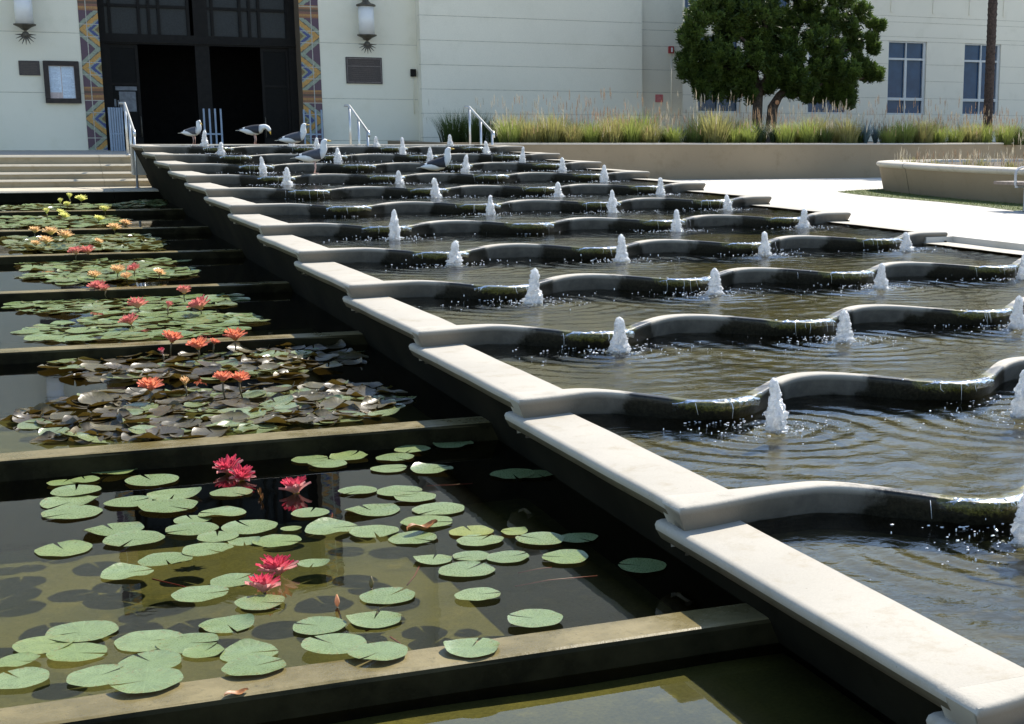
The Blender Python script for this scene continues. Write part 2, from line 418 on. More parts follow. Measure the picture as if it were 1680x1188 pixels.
SEC = [(.105, -.24), (.105, 0), (.02, 0), (.006, -.005), (0, -.018), (.004, -.04), (.018, -.085), (.034, -.125), (.05, -.165), (.07, -.24)]
def inset(z): return .062*max(0, -z-.03)/.14 if z < -.03 else 0
def lip(k):
    mb = MB(); wet = []; moss = []; fc = []
    XS = [0, .009, .03]+[.06+(W-.12)*i/246 for i in range(247)]+[W-.03, W-.009, W]; n = len(XS)
    RND = {0: -.022, 1: -.006, n-2: -.006, n-1: -.022}
    def P(i, j):
        x = XS[i]; dy, dz = SEC[j]
        c = lip_c(x, k)*lip_e(x); y = -D*k+lip_y(x, k)+dy+(.12*(1-lip_e(x)) if j < 2 else 0)+(.05 if j < 2 and x > W-.5 else 0); z = -H*k-lip_drop(x, k)+dz
        spill = smooth(.15, .7, c)
        if 2 <= j <= 6:
            q = noise.noise(Vector((x*26, k*7.3, dz*25)))
            y -= spill*(.010+.014*q); z -= spill*(.006*abs(q))*(j-1)
        y += .006*noise.noise(Vector((x*1.5, k*2.2, 1)))
        xx = x
        if i < 3: xx = x+inset(dz)*(1, .9, .6)[i]
        if i > n-4: xx = x-inset(dz)*(1, .9, .6)[n-1-i]
        if i in RND and 1 <= j <= 4: z = min(z, -H*k-lip_drop(x, k)+RND[i]+(dz if j == 4 else 0)*.3)
        wn = noise.noise(Vector((x*5, k*4.4, dz*6)))
        w_ = smooth(-1.0, .1, c+.2*wn+.32*noise.noise(Vector((x*.7+k*5.7, k*3.3, 2)))-1.3*min(0, dz+.03))*smooth(.5, .95, lip_e(x))
        if j >= 7: w_ = max(w_, smooth(-.12, -.17, dz+.03*wn)*(.95 if lip_e(x) > .5 else .55))
        wet.append(w_*(1 if j > 1 else .55)); moss.append(spill*(1. if 1 <= j <= 4 else .55 if j == 5 else .0))
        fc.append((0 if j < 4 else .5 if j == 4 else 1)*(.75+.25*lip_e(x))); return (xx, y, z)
    a = mb.grid(P, n, len(SEC), 0, True); m = len(SEC)
    mb.f = [f[::-1] for f in mb.f]
    mb.f.append([a+j*n for j in reversed(range(m))]); mb.mi.append(0); mb.sm.append(False)
    mb.f.append([a+j*n+n-1 for j in range(m)]); mb.mi.append(0); mb.sm.append(False)
    mb.f = [f[::-1] for f in mb.f]
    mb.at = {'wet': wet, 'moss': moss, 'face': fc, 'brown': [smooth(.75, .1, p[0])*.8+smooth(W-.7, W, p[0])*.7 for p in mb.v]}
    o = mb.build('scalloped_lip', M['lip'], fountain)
    md = o.modifiers.new('edge', 'EDGE_SPLIT'); md.split_angle = radians(50)
    return o
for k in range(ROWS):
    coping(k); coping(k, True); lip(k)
# back rim of the top basin
mb = MB(); mb.bbox(.0, W, 2.5, 2.85, -.6, .004, .015); mb.build('back_rim', M['coping'], fountain)
# side walls below the copings (battered inward), basin floors
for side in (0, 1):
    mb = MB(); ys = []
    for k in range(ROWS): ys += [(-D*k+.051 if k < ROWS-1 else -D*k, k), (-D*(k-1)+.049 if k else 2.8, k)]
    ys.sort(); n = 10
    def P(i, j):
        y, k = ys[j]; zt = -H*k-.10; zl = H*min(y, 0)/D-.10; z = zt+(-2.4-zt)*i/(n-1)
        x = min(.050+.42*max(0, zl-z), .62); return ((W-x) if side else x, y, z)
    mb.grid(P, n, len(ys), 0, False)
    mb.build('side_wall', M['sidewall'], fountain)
for k in range(ROWS):
    mb = MB(); y0, y1 = -D*k+.0, (-D*(k-1)+.3 if k else 2.7)
    zf = water_z(k)-.085
    mb.grid(lambda i, j: (.2+(W-.4)*i/119, (y0+lip_y(.2+(W-.4)*i/119, k)+.06) if j == 0 else y1, zf), 120, 2, 0, False)
    mb.build('basin_floor', M['basinbed'], fountain)

# ------------------------------------------------------------------ jets
JETX = [1.32, 2.98, 4.64, 6.32]
JETS = {0: [0, 1, 2, 3], 1: [0, 1, 2, 3], 2: [1, 2, 3], 3: [0, 2, 3], 4: [0, 1, 3], 5: [1, 2, 3], 6: [1, 2, 3], 7: [0, 2, 3],
        8: [0, 1, 2, 3], 9: [0, 1, 2, 3], 10: [0, 1, 2], 11: [0, 1], 12: [0, 1]}
rj = random.Random(3)
jetpos = {}
for k, ns in JETS.items():
    for n in ns: jetpos[(k, n)] = (JETX[n]+rj.uniform(-.06, .06), -D*k+1.58+rj.uniform(-.12, .12))

jetpos[(11, 1)] = (2.74, -D*11+1.25); jetpos[(11, 0)] = (1.24, -D*11+1.46)
# ------------------------------------------------------------------ basin water (real ripples + film over the notches)
def basin_water(k):
    mb = MB(); nx, ny = (330, 90) if k >= 8 else (220, 40) if k >= 4 else (150, 24)
    js = [jetpos[q] for q in jetpos if q[0] == k]
    zw = water_z(k); x0, x1 = .25, W-.25
    amp = .0062
    def P(i, j):
        x = x0+(x1-x0)*i/(nx-1)
        ya = -D*k+lip_y(x, k)+.03; yb = (-D*(k-1)+lip_y(x, k-1)+.12) if k else 2.55
        y = ya+(yb-ya)*j/(ny-1); h = 0
        for jx, jy in js:
            r = sqrt((x-jx)**2+(y-jy)**2)
            h += amp*sin(r*(40-5*min(r,1.6))+jx*3+1.2*noise.noise(Vector((x*1.6, y*1.6, jx))))*exp(-r*1.25)*smooth(.02, .15, r)*(1+.6*noise.noise(Vector((x*2.5, y*2.5, jx))))
        h += .0042*noise.noise(Vector((x*2.3, y*3.9, k*5.1)))+.0008*noise.noise(Vector((x*8, y*11, k*2.7)))
        return (x, y, zw+h)
    mb.grid(P, nx, ny, 0, True)
    # film spilling over each notch
    for n in range(4):
        xc = XD0+PER*n+PH.get(k, 0); nf = 40
        prof = [(.05, .000), (.02, .0), (.0, -.004), (-.010, -.014), (-.008, -.03), (.004, -.05)]
        def Q(i, j, xc=xc):
            x = xc-.27+.54*i/(nf-1); dy, dz = prof[j]
            q = noise.noise(Vector((x*22, k*3.3, j*.35))); edge = min(i, nf-1-i)/6.
            t = min(1, edge)
            y = -D*k+lip_y(x, k)+dy-.006-.010*q*(j > 1)-.008*t
            z = zw+.0015+dz+.003*q-(0 if t >= 1 else .02*(1-t))
            return (x, y, z)
        mb.grid(Q, nf, len(prof), 1, True)
    o = mb.build('basin_water', [M['basinwater'], M['film']]); tag(o, kind='structure'); return o
for k in range(ROWS): basin_water(k)

# jets: five shapes, copied
def jet_proto(i):
    rr = random.Random(i*13+1); mb = MB(); n = 28; mz = 26; sd = i*9.7
    bend = rr.uniform(-.25, .25)
    wid = rr.uniform(.85, 1.2)
    def P(a, b):
        t = b/(mz-1); ang = 2*pi*a/(n-1)
        r = (.043*(1-t)**.9+.015)*wid*min(1, sqrt(max(0, (1-t)/.07)))
        r *= 1+.10*sin(t*9+sd)
        d = Vector((cos(ang), sin(ang), t*2.4))
        r *= 1+.38*noise.noise(d*2.2+Vector((sd, 0, 0)))+.4*noise.noise(d*5.5+Vector((0, sd, 0)))+.42*noise.noise(d*12+Vector((0, sd, 3)))
        r = max(r, .001)
        return (r*cos(ang)+bend*.12*t*t, r*sin(ang), t)
    mb.grid(P, n, mz, 0, True)
    for q in range(34):
        t = rr.random()**.9; a = rr.uniform(0, 2*pi); R = .042*(1-t)+.020
        mb.ball((R*cos(a)+bend*.12*t*t, R*sin(a), t*.95), rr.uniform(.004, .013), (1, 1, .3), 7, 5, 0, .5)
    ob = tag(empty('water_jet'), 'x', 'water jet', 'bubbling jets in the cascade basins')
    col = mb.build('foam_column', M['foam'], ob)
    sp = MB()
    for q in range(46):
        a = rr.uniform(0, 2*pi); R = .045+.17*rr.random()**1.8
        sp.ball((R*cos(a), R*sin(a), rr.uniform(0, .02)), rr.uniform(.004, .014)*(1.15-R*3), (1.3, 1.3, .55), 6, 4, 0, .6)
    sp.build('splash_ring', M['foam'], ob)
    return ob
protos = [jet_proto(i) for i in range(6)]
used = set(); idx = 0
JH = {(11, 0): .30, (10, 0): .25, (10, 1): .24}
for (k, n), (x, y) in sorted(jetpos.items()):
    i = (k*2+n*3+idx) % 6; idx += 1
    o = protos[i] if i not in used else copy_tree(protos[i])
    used.add(i)
    o.location = (x, y, water_z(k)-.012); o.rotation_euler = (0, 0, rj.uniform(0, 6.28))
    hh = JH.get((k, n), rj.uniform(.21, .33))
    o.children[0].scale = (.9, .9, hh); o['label'] = 'foaming jet, %s basin from the top, %s place from the left' % (ORD[k], ORD[n])
    for ch in o.children:
        if ch.name.startswith('foam_column'): ch.scale = (1, 1, hh)
        else: ch.scale = (1, 1, 1); ch['kind'] = 'stuff'

# droplets, white dots for sun glints and threads of falling water: too many to count
rd = random.Random(11)
mb = MB()
for (k, n), (x, y) in jetpos.items():
    for q in range(130 if k >= 9 else 70):
        a = rd.uniform(0, 2*pi); R = .10+abs(rd.gauss(0, .26)); px, py = x+R*cos(a)*1.25, y+R*sin(a)*.8
        if not (-D*k+lip_y(min(max(px, 0), W), k)+.06 < py) or not (.4 < px < W-.4): continue
        r = rd.uniform(.0018, .0058)*(1 if k >= 9 else 1.25)
        hop = 0 if rd.random() < .75 else rd.uniform(0, .05 if k >= 8 else .02)
        mb.ball((px, py, water_z(k)+.003+hop), r, (1.5, 1.2, .6) if hop == 0 else (.8, .8, 1.7), 5, 4)
for k in range(ROWS-1):
    for n in range(4):
        xc = XD0+PER*n+PH.get(k, 0)
        for q in range(20 if k >= 8 else 10):
            x = xc+rd.gauss(0, .2); y = -D*k+lip_y(x, k)-.03-abs(rd.gauss(0, .09))
            mb.ball((x, y, water_z(k+1)+.003), rd.uniform(.002, .0065), (1.8, 1.3, .4), 5, 4)
        for q in range(rd.randint(7, 13)):   # white beads added on the lip of the notch as sun glints
            x = xc+rd.gauss(0, .15); mb.ball((x, -D*k+lip_y(x, k)-.008, water_z(k)+.006), rd.uniform(.003, .0075), (1.8, 1, .7), 6, 4)
        for q in range(rd.randint(2, 6)):
            x = xc+rd.gauss(0, .16); y = -D*k+lip_y(x, k)-.018; z0, z1 = water_z(k), water_z(k+1)
            zz = z0+(z1-z0)*rd.uniform(.4, 1); mb.tube([(x, y, z0-.01), (x+rd.uniform(-.006, .006), y-.014, z0-.04), (x+rd.uniform(-.012, .012), y-.024, zz)], [.0014, .0012, .0007], 4)
tag(mb.build('droplets_and_glints', M['drop']), kind='stuff')

# ------------------------------------------------------------------ ground, ponds, paths
PLZ = -.86; LAND = -.238
def sheet(name, pts, z, mat, kind='structure'):
    mb = MB(); mb.add([(x, y, z) for x, y in pts], [tuple(range(len(pts)))]); return tag(mb.build(name, mat), kind=kind)
mb = MB(); mb.add([(-500, -500, -2.6), (500, -500, -2.6), (500, 500, -2.6), (-500, 500, -2.6)], [(0, 1, 2, 3)])
tag(mb.build('ground', M['ground']), kind='structure')
mb = MB()   # plaza slab right of the cascade, with a drop to the copings beside the lower basins
mb.box(W+.06, 90, -60, 4.4, -2.5, PLZ); mb.box(W-.3, W+.06, -15.3, 4.4, -2.5, PLZ-.004)
mb.box(.62, W-.3, 2.86, 4.4, -2.5, PLZ-.002)
tag(mb.build('plaza', M['plaza']), kind='structure')
mb = MB(); mb.box(-40, -9.4, -60, 1.6, -2.5, -1.0); mb.box(-40, 7.4, -60, -27.9, -2.5, -1.38)
tag(mb.build('walkway', M['plaza']), kind='structure')
mb = MB(); mb.box(-40, 8.0, 4.40, 16, -2.5, LAND); tag(mb.build('landing', M['landing']), kind='structure')

st = tag(empty('entrance_steps', (0, 3.7, PLZ)), 'broad pale concrete steps leading up to the dark entrance', 'steps')
STEPS = [(1.6, 3.2, -.85), (3.2, 3.55, -.70), (3.55, 3.9, -.565), (3.9, 4.27, -.415)]
for i, (y0, y1, z) in enumerate(STEPS):
    mb = MB(); n = 9; yy = y0
    x0 = -14
    for xs in ([-14, -6.2, -.44, .47] if i == 0 else [-14, -6.1, -.5, 8.0]),:
        for a, b in zip(xs[:-1], xs[1:]):
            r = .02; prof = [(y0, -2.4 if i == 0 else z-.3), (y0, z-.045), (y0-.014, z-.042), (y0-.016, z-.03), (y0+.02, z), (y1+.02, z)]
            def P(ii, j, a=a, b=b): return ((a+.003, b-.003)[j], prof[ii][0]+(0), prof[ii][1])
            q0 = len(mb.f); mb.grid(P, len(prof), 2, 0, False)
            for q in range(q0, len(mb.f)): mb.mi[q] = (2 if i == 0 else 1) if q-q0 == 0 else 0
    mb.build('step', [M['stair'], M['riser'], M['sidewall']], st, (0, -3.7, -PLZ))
mb = MB()
for a, b in ((-14, -6.1), (-6.1, -.5), (-.5, 8.0)):
    prof = [(4.27, LAND-.25), (4.27, LAND-.045), (4.256, LAND-.042), (4.254, LAND-.03), (4.29, LAND+.004), (4.62, LAND+.004)]
    def P(ii, j, a=a, b=b): return ((a+.003, b-.003)[j], prof[ii][0], prof[ii][1])
    q0 = len(mb.f); mb.grid(P, len(prof), 2, 0, False); mb.mi[q0] = 1
mb.build('step', [M['stair'], M['riser']], st, (0, -3.7, -PLZ))
# slab under the steps behind the cascade
DIV = [(-24.55, -24.78, -1.612), (-20.65, -20.87, -1.497), (-16.80, -17.02, -1.408), (-13.0, -13.22, -1.319), (-9.33, -9.55, -1.229), (-5.73, -5.95, -1.14), (-2.03, -2.25, -1.051)]
WL = [-1.722]+[d[2]-.006 for d in DIV]          # pond water levels, nearest first
XL, XR = -9.3, .9
names = ['nearest the camera with a bare wet top', 'in front of the bronze lily pads', 'behind the bronze lily pads', 'fourth from the camera', 'fifth from the camera', 'sixth from the camera', 'farthest, before the yellow lilies']
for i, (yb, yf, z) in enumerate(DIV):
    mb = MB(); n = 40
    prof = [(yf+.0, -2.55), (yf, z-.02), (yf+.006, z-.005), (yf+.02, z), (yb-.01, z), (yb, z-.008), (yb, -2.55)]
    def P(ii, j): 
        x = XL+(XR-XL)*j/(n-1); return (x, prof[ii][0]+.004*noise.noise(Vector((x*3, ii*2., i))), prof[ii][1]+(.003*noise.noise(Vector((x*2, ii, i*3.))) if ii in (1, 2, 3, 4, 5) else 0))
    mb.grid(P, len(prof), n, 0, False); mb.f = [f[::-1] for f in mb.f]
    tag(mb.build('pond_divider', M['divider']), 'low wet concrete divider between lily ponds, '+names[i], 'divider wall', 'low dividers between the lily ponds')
EDGEY = [-27.85]+[d[0] for d in DIV]; FAR = [d[1] for d in DIV]+[1.62]
for i in range(8):
    y0, y1, z = EDGEY[i], FAR[i], WL[i]
    mb = MB(); nx, ny = 60, 24
    def P(a, b): return (XL+(XR-XL)*a/(nx-1), y0-.004+(y1-y0+.01)*b/(ny-1), z)
    mb.grid(P, nx, ny, 0, True); tag(mb.build('pond_water', M['pondwater']), kind='structure')
    mb = MB(); zb = z-(.40 if i else .05)
    def P(a, b): x = XL+(XR-XL)*a/(nx-1); y = y0-.05+(y1-y0+.1)*b/(ny-1); return (x, y, zb+.02*noise.noise(Vector((x*1.1, y*1.1, i))))
    mb.grid(P, nx, ny, 0, True); tag(mb.build('pond_bed', M['pondbed'] if i else M['frontbed']), kind='structure')

# ------------------------------------------------------------------ garden wall, planting bed
gw = tag(empty('garden_wall', (20, 4.3, PLZ)), 'long tan concrete garden wall holding back the bed of tall grasses', 'wall')
path = [(8.0, 4.27), (15, 4.27), (18.2, 4.30), (20.5, 4.8), (23, 6.0), (27, 8.6), (34, 14), (44, 22)]
def offs(path, d):
    out = []
    for i, p in enumerate(path):
        a = Vector(path[max(i-1, 0)]); b = Vector(path[min(i+1, len(path)-1)]); t = (b-a).normalized(); out.append((p[0]-t.y*d, p[1]+t.x*d))
    return out
def wallstrip(path, th, z0, z1, r=.0, name='wall', mats=None, parent=None, out=0.):
    mb = MB(); inn = offs(path, th); o2 = offs(path, -out); prof = []
    secs = [(o2, z0), (path, z1-r) if not out else (offs(path, 0), z1-r), (offs(path, r*.3), z1-r*.3), (offs(path, r), z1), (inn, z1), (inn, z0)]
    def P(a, b): p = secs[a][0][b]; return (p[0], p[1], secs[a][1])
    mb.grid(P, len(secs), len(path), 0, False); mb.f = [f[::-1] for f in mb.f]
    n = len(secs); mb.f.append(tuple(range(n))); mb.mi.append(0); mb.sm.append(False)
    mb.f.append(tuple(range((len(path)-1)*n+n-1, (len(path)-1)*n-1, -1))); mb.mi.append(0); mb.sm.append(False)
    ob = mb.build(name, mats, parent)
    if parent: ob.matrix_parent_inverse = Matrix.Translation(-Vector(parent.location))
    return ob
GZ = .012
wallstrip(path, .3, PLZ-.3, GZ-.03, 0, 'wall_face', M['gwall'], gw)
wallstrip(offs(path, -.012), .33, GZ-.028, GZ+.012, .01, 'cap', M['gcap'], gw)
mb = MB(); inn = offs(path, .28)
pts = inn+[(60, 30), (60, 60), (7.35, 60), (7.35, 6.0), (8.0, 5.9)]
mb.add([(x, y, GZ-.03) for x, y in pts], [tuple(range(len(pts)))])
tag(mb.build('planting_bed', M['soil']), kind='structure')
mb = MB(); mb.bbox(7.2, 7.4, 5.2, 11.2, LAND-.1, .02, .01); mb.bbox(7.4, 8.05, 5.2, 5.35, LAND-.1, .021, .01)
tag(mb.build('kerb', M['gwall']), kind='structure')

# ------------------------------------------------------------------ civic building
FY = 11.6
bd = tag(empty('civic_building', (3, FY, LAND)), 'pale stucco civic building with tall dark entrance framed by colourful chevron tiles', 'building')
BI = Matrix.Translation(-Vector((3, FY, LAND)))
def bpart(mb, name, mats, parent=bd):
    o = mb.build(name, mats, parent)
    if parent is bd: o.matrix_parent_inverse = BI
    return o
def panels(mb, x0, x1, y0, zs, th=.25, g=.012, rv=.014, xj=()):
    """courses of wall panels with real recessed joints, front face at y0"""
    xs = [x0]+list(xj)+[x1]
    for a, b in zip(zs[:-1], zs[1:]):
        for c, d in zip(xs[:-1], xs[1:]):
            mb.box(c+(g/2 if c != x0 else 0), d-(g/2 if d != x1 else 0), y0, y0+th, a+g/2, b-g/2, 0)
    mb.box(x0+.002, x1-.002, y0+rv, y0+th+.1, zs[0], zs[-1], 1)
LZ = [LAND, 1.17, 2.62, 4.1, 5.6, 7.1, 8.6, 10.1, 11.6, 12.2]
mb = MB(); panels(mb, -14, -.28, FY, LZ); bpart(mb, 'wall', [M['stucco'], M['joint']])
mb = MB(); panels(mb, 5.58, 8.3, FY, [LAND, .02, 1.12, 2.56, 4.1, 5.6, 7.1, 8.6, 10.1, 11.6, 12.2]); bpart(mb, 'wall', [M['stucco'], M['joint']])
mb = MB(); panels(mb, -.28, 5.58, FY, [9.2, 10.1, 11.6, 12.2]); bpart(mb, 'wall', [M['stucco'], M['joint']])
BY = 11.22; dz = .645
mb = MB(); panels(mb, 8.19, 14.66, BY, [-.5]+[.755+dz*i for i in range(-1, 18)]); bpart(mb, 'wall', [M['stucco2'], M['joint']])
mb = MB(); mb.box(8.185, 14.68, BY+.2, 20, -.5, 11.7); bpart(mb, 'wall', [M['stucco2']])
mb = MB(); mb.bbox(13.9, 14.75, BY-.12, BY+.1, .3, .66, .01); bpart(mb, 'ledge', M['gcap'])
SY = 11.62
mb = MB(); panels(mb, 14.67, 16.12, SY, [-.5, .77, 1.42, 2.06, 2.73, 3.18, 3.40, 4.1, 4.8, 5.6, 6.4, 7.2, 7.8]); mb.box(14.69, 16.115, SY+.24, 19, -.5, 7.79)
bpart(mb, 'wall', [M['stucco2'], M['joint']])
# roof / parapet slab
mb = MB(); mb.bbox(-14.1, 8.4, FY-.06, 26, 12.18, 12.3, .02); bpart(mb, 'roof', M['stucco'])
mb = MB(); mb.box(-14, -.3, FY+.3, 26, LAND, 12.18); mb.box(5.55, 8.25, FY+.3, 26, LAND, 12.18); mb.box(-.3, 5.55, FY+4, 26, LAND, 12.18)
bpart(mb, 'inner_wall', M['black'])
# tile bands: coloured tiles set in a grid with pale grout
def tileband(x0, x1, mirror):
    mb = MB(); cols = []; z0, z1 = LAND, 9.2; nx, nz = 22, 470
    per = .925; zc = 2.55
    pal = [(.16, .10, .03), (.28, .29, .16), (.035, .06, .20), (.26, .30, .24), (.50, .27, .06), (.10, .08, .05), (.26, .30, .22), (.085, .04, .07)]
    for j in range(nz):
        for i in range(nx):
            u0, u1 = i/nx, (i+1)/nx; a, b = z0+(z1-z0)*j/nz, z0+(z1-z0)*(j+1)/nz
            u = (u0+u1)/2; z = (a+b)/2; uu = (1-u) if mirror else u
            g = ((z-.07) % .308) < .012 or abs(uu-.40) < .016
            blk = ((z-1.33) % 2.16)
            if blk < 1.84:
                q = blk/.92; d = (1-uu)*.75+abs((q % 1)-.5)*1.75
                ci = 0 if d < .16 else 1 if d < .27 else 2 if d < .43 else 3 if d < .53 else 4 if d < .78 else 5 if d < .83 else 6 if d < 1.05 else 7
                c = pal[ci]
            else:
                c = [(.24, .10, .04), (.36, .18, .05), (.20, .08, .05), (.09, .05, .03)][int((blk-1.84)/.055) % 4]
            if g: c = (.42, .40, .34)
            n = mb.add([(x0+(x1-x0)*u0, 0, a), (x0+(x1-x0)*u1, 0, a), (x0+(x1-x0)*u1, 0, b), (x0+(x1-x0)*u0, 0, b)], [(0, 1, 2, 3)])
            cols += [c]*4
    mb.v = [(x, FY-.012, z) for x, y, z in mb.v]
    n = len(mb.v); mb.box(x0, x1, FY-.010, FY+.9, z0, z1); cols += [(.2, .15, .1)]*(len(mb.v)-n)
    mb.at = {'tile': cols}
    t = NT('chevron_tile'); c = t.attr('tile', True)
    c = t.mix(t.mapr(t.noise(35, 4), .35, .7, 0, .35), c, (.05, .04, .04))
    bpart(mb, 'tile_band', t.pbr(c, .35, None, .4))
tileband(-.29, .16, False); tileband(5.08, 5.58, True)
# entrance screen
EY = 12.35
en = MB(); en.box(.16, 5.08, EY-.12, EY+.05, 2.43, 2.68); en.box(.16, 5.08, EY-.16, EY-.12, 2.47, 2.52)
en.box(.16, .36, EY-.1, EY+.05, LAND, 9.2); en.box(4.88, 5.08, EY-.1, EY+.05, LAND, 9.2)
en.box(2.50, 2.86, EY-.09, EY+.05, LAND, 9.2)
bpart(en, 'entrance_frame', M['black2'])
for side in (0, 1):
    mb = MB(); gl = MB()
    base = .36 if side == 0 else 2.86
    xs = [0, .06, .86, 1.12, 1.38, 2.14-.0]; xs = [0, .80, 1.08, 1.34, 2.14]
    xs = [0, .12, .82, 1.06, 1.30, 2.02]
    for z in (3.38, 4.15, 4.92, 5.69, 6.46, 7.23, 8.0, 8.77): mb.box(base, base+2.02, EY-.06, EY, z-.035, z+.035)
    for x in xs[1:]: mb.box(base+x-.035, base+x+.035, EY-.07, EY-.005, 2.68, 9.2)
    gl.box(base+.001, base+2.019, EY+.012, EY+.03, 2.681, 9.19)
    f = bpart(mb, 'transom_grid', M['black2']); g = gl.build('pane', M['darkglass'], f)
for x0, x1 in ((.36, 1.10), (4.16, 4.88)):      # leaves of the open doors, folded back
    mb = MB()
    mb.box(x0, x0+.07, EY-.03, EY+.02, LAND+.02, 2.43); mb.box(x1-.07, x1, EY-.03, EY+.02, LAND+.02, 2.43)
    mb.box(x0+.07, x1-.07, EY-.03, EY+.02, LAND+.02, LAND+.3); mb.box(x0+.07, x1-.07, EY-.03, EY+.02, 2.33, 2.43); mb.box(x0+.07, x1-.07, EY-.03, EY+.02, 1.40, 1.46)
    d = bpart(mb, 'door', M['black2'])
    gl = MB(); gl.box(x0+.07, x1-.07, EY, EY+.012, LAND+.3, 2.33); gl.build('pane', M['doorglass'], d)
    hb = MB(); xh = x1-.035 if x0 == .36 else x0+.035
    hb.tube([(xh, EY-.03, .1), (xh, EY-.09, .12), (xh, EY-.09, .6), (xh, EY-.03, .62)], .014, 8); hb.build('handle', M['bronze2'], d)
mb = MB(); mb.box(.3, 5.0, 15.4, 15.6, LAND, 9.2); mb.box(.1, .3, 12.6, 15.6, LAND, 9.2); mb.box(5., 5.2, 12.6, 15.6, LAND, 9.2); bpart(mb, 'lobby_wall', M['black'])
# things stuck on the door glass
for q in ((.58, .98, .74, 1.24), (.50, 1.02, 1.27, 1.37), (.45, .50, .86, 1.05), (.535, .565, .86, 1.02)):
    mb = MB(); mb.box(q[0], q[1], EY-.012, EY-.006, q[2], q[3]); bpart(mb, 'door_notice', M['notice'])

# lanterns
def lantern(X, label):
    t = tag(empty('wall_lantern', (X, FY-.34, 2.80)), label, 'wall lamp', 'wall lanterns beside the entrance')
    mb = MB(); mb.lathe([(.205, -.02), (.205, .72)], 28); mb.build('glass_cylinder', M['lampglass'], t)
    mb = MB(); mb.lathe([(.03, -.18), (.06, -.16), (.14, -.1), (.25, -.05), (.26, -.02), (.215, -.018)], 24); mb.build('bottom_collar', M['bronze2'], t)
    mb = MB(); mb.lathe([(.215, .70), (.255, .71), (.25, .75), (.13, .79), (.08, .84), (.08, 1.0), (.12, 1.02), (.02, 1.06)], 24); mb.build('top_collar', M['bronze2'], t)
    mb = MB()
    mb.ball((0, 0, -.27), .085, (1, .8, 1), 12, 8)
    for i in range(9):
        a = pi+pi*i/8; L = .24
        mb.tube([(.05*cos(a), -.03, -.27+.05*sin(a)), (L*cos(a), -.03, -.27+L*sin(a))], [.028, .004], 6)
    mb.build('star_finial', M['bronze2'], t)
    for z in (.9, -.12):
        mb = MB(); mb.tube([(0, 0, z), (0, .34, z)], .033, 8); mb.build('bracket', M['bronze2'], t)
lantern(-1.53, 'opal glass lantern with star finial above the notice board')
lantern(6.77, 'opal glass lantern with star finial above the large bronze plaque')

# plaques, notice board
t = tag(empty('notice_board', (-.78, FY, 1.43)), 'dark framed notice board with pale pinned papers beside the tiles', 'notice board')
mb = MB(); w2, h2, fr = .41, .51, .115
mb.bbox(-w2, w2, -.1, 0, h2-fr, h2, .012); mb.bbox(-w2, w2, -.1, 0, -h2, -h2+fr, .012); mb.bbox(-w2, -w2+fr, -.098, 0, -h2+fr, h2-fr, .002); mb.bbox(w2-fr, w2, -.098, 0, -h2+fr, h2-fr, .002)
mb.build('frame', M['bronze'], t)
mb = MB(); mb.box(-.3, .3, -.03, -.002, -.4, .4); mb.build('back_panel', M['paper2'], t)
mb = MB()
for i, (a, b, c, d) in enumerate(((-.285, -.02, -.25, .385), (.0, .285, -.39, .38))): mb.box(a, b, -.036, -.031, c, d)
mb.build('paper', M['paper'], t)
mb = MB()
for a, b, c, d in ((-.27, -.035, -.24, .37), (.015, .27, -.375, .36)):
    z = d
    while z > c:
        mb.box(a, b-random.uniform(0, .08), -.039, -.0365, z-.008, z); z -= .032 if random.random() < .85 else .07
mb.build('print_lines', plain('faint_print', (.36, .44, .55), .7), t)
t = tag(empty('plaque', (-1.5, FY, 1.755)), 'small dark bronze plaque left of the notice board', 'plaque')
mb = MB(); mb.bbox(-.235, .235, -.03, 0, -.175, .175, .008); mb.build('plate', M['plaque'], t)
mb = MB()
for i in range(7): mb.box(-.19+random.uniform(0, .05), .19-random.uniform(0, .06), -.033, -.0305, .12-.04*i-.012, .12-.04*i)
mb.build('raised_lines', plain('worn_relief', (.075, .058, .045), .5), t)
t = tag(empty('plaque', (6.73, FY, 1.865)), 'large dark bronze plaque with raised border under the right lantern', 'plaque')
mb = MB(); mb.bbox(-.485, .485, -.035, 0, -.345, .345, .008); mb.build('plate', M['plaque'], t)
mb = MB()
for a, b, c, d in ((-.46, .46, .30, .318), (-.46, .46, -.318, -.30), (-.46, -.442, -.30, .30), (.442, .46, -.30, .30), (-.442, .442, .10, .118)): mb.box(a, b, -.047, -.0355, c, d)
mb.build('border', plain('relief_border', (.16, .13, .12), .45), t)
mb = MB()
for i in range(11):
    if i == 3: continue
    z = .25-.05*i; mb.box(-.36+random.uniform(0, .1), .36-random.uniform(0, .1), -.041, -.0355, z-.016, z)
mb.build('raised_lines', plain('worn_relief_large', (.075, .055, .048), .5), t)
t = tag(empty('intercom', (8.06, FY, 1.83)), 'small black box on the wall corner near the large plaque', 'intercom')
mb = MB(); mb.bbox(-.075, .075, -.07, 0, -.1, .1, .01); mb.build('box', M['black2'], t)
mb = MB(); mb.tube([(0, -.02, -.1), (0, -.02, -1.1)], .012, 6); mb.build('conduit', M['stucco'], t)
t = tag(empty('fire_alarm', (15.73, SY, 2.64)), 'red fire alarm box with strobe high on the pale wall', 'alarm')
mb = MB(); mb.bbox(-.085, .085, -.08, 0, -.1, .1, .012); mb.build('box', M['red'], t)
mb = MB(); mb.bbox(-.02, .035, -.1, -.081, -.07, .06, .006); mb.build('strobe', M['lampglass'], t)
mb = MB(); mb.tube([(.02, -.015, -.1), (.02, -.015, -2.5)], .014, 6); mb.build('conduit', M['stucco2'], t)
t = tag(empty('wall_sign', (15.36, SY, 1.25)), 'small faded red sign low on the pale wall below the alarm', 'sign')
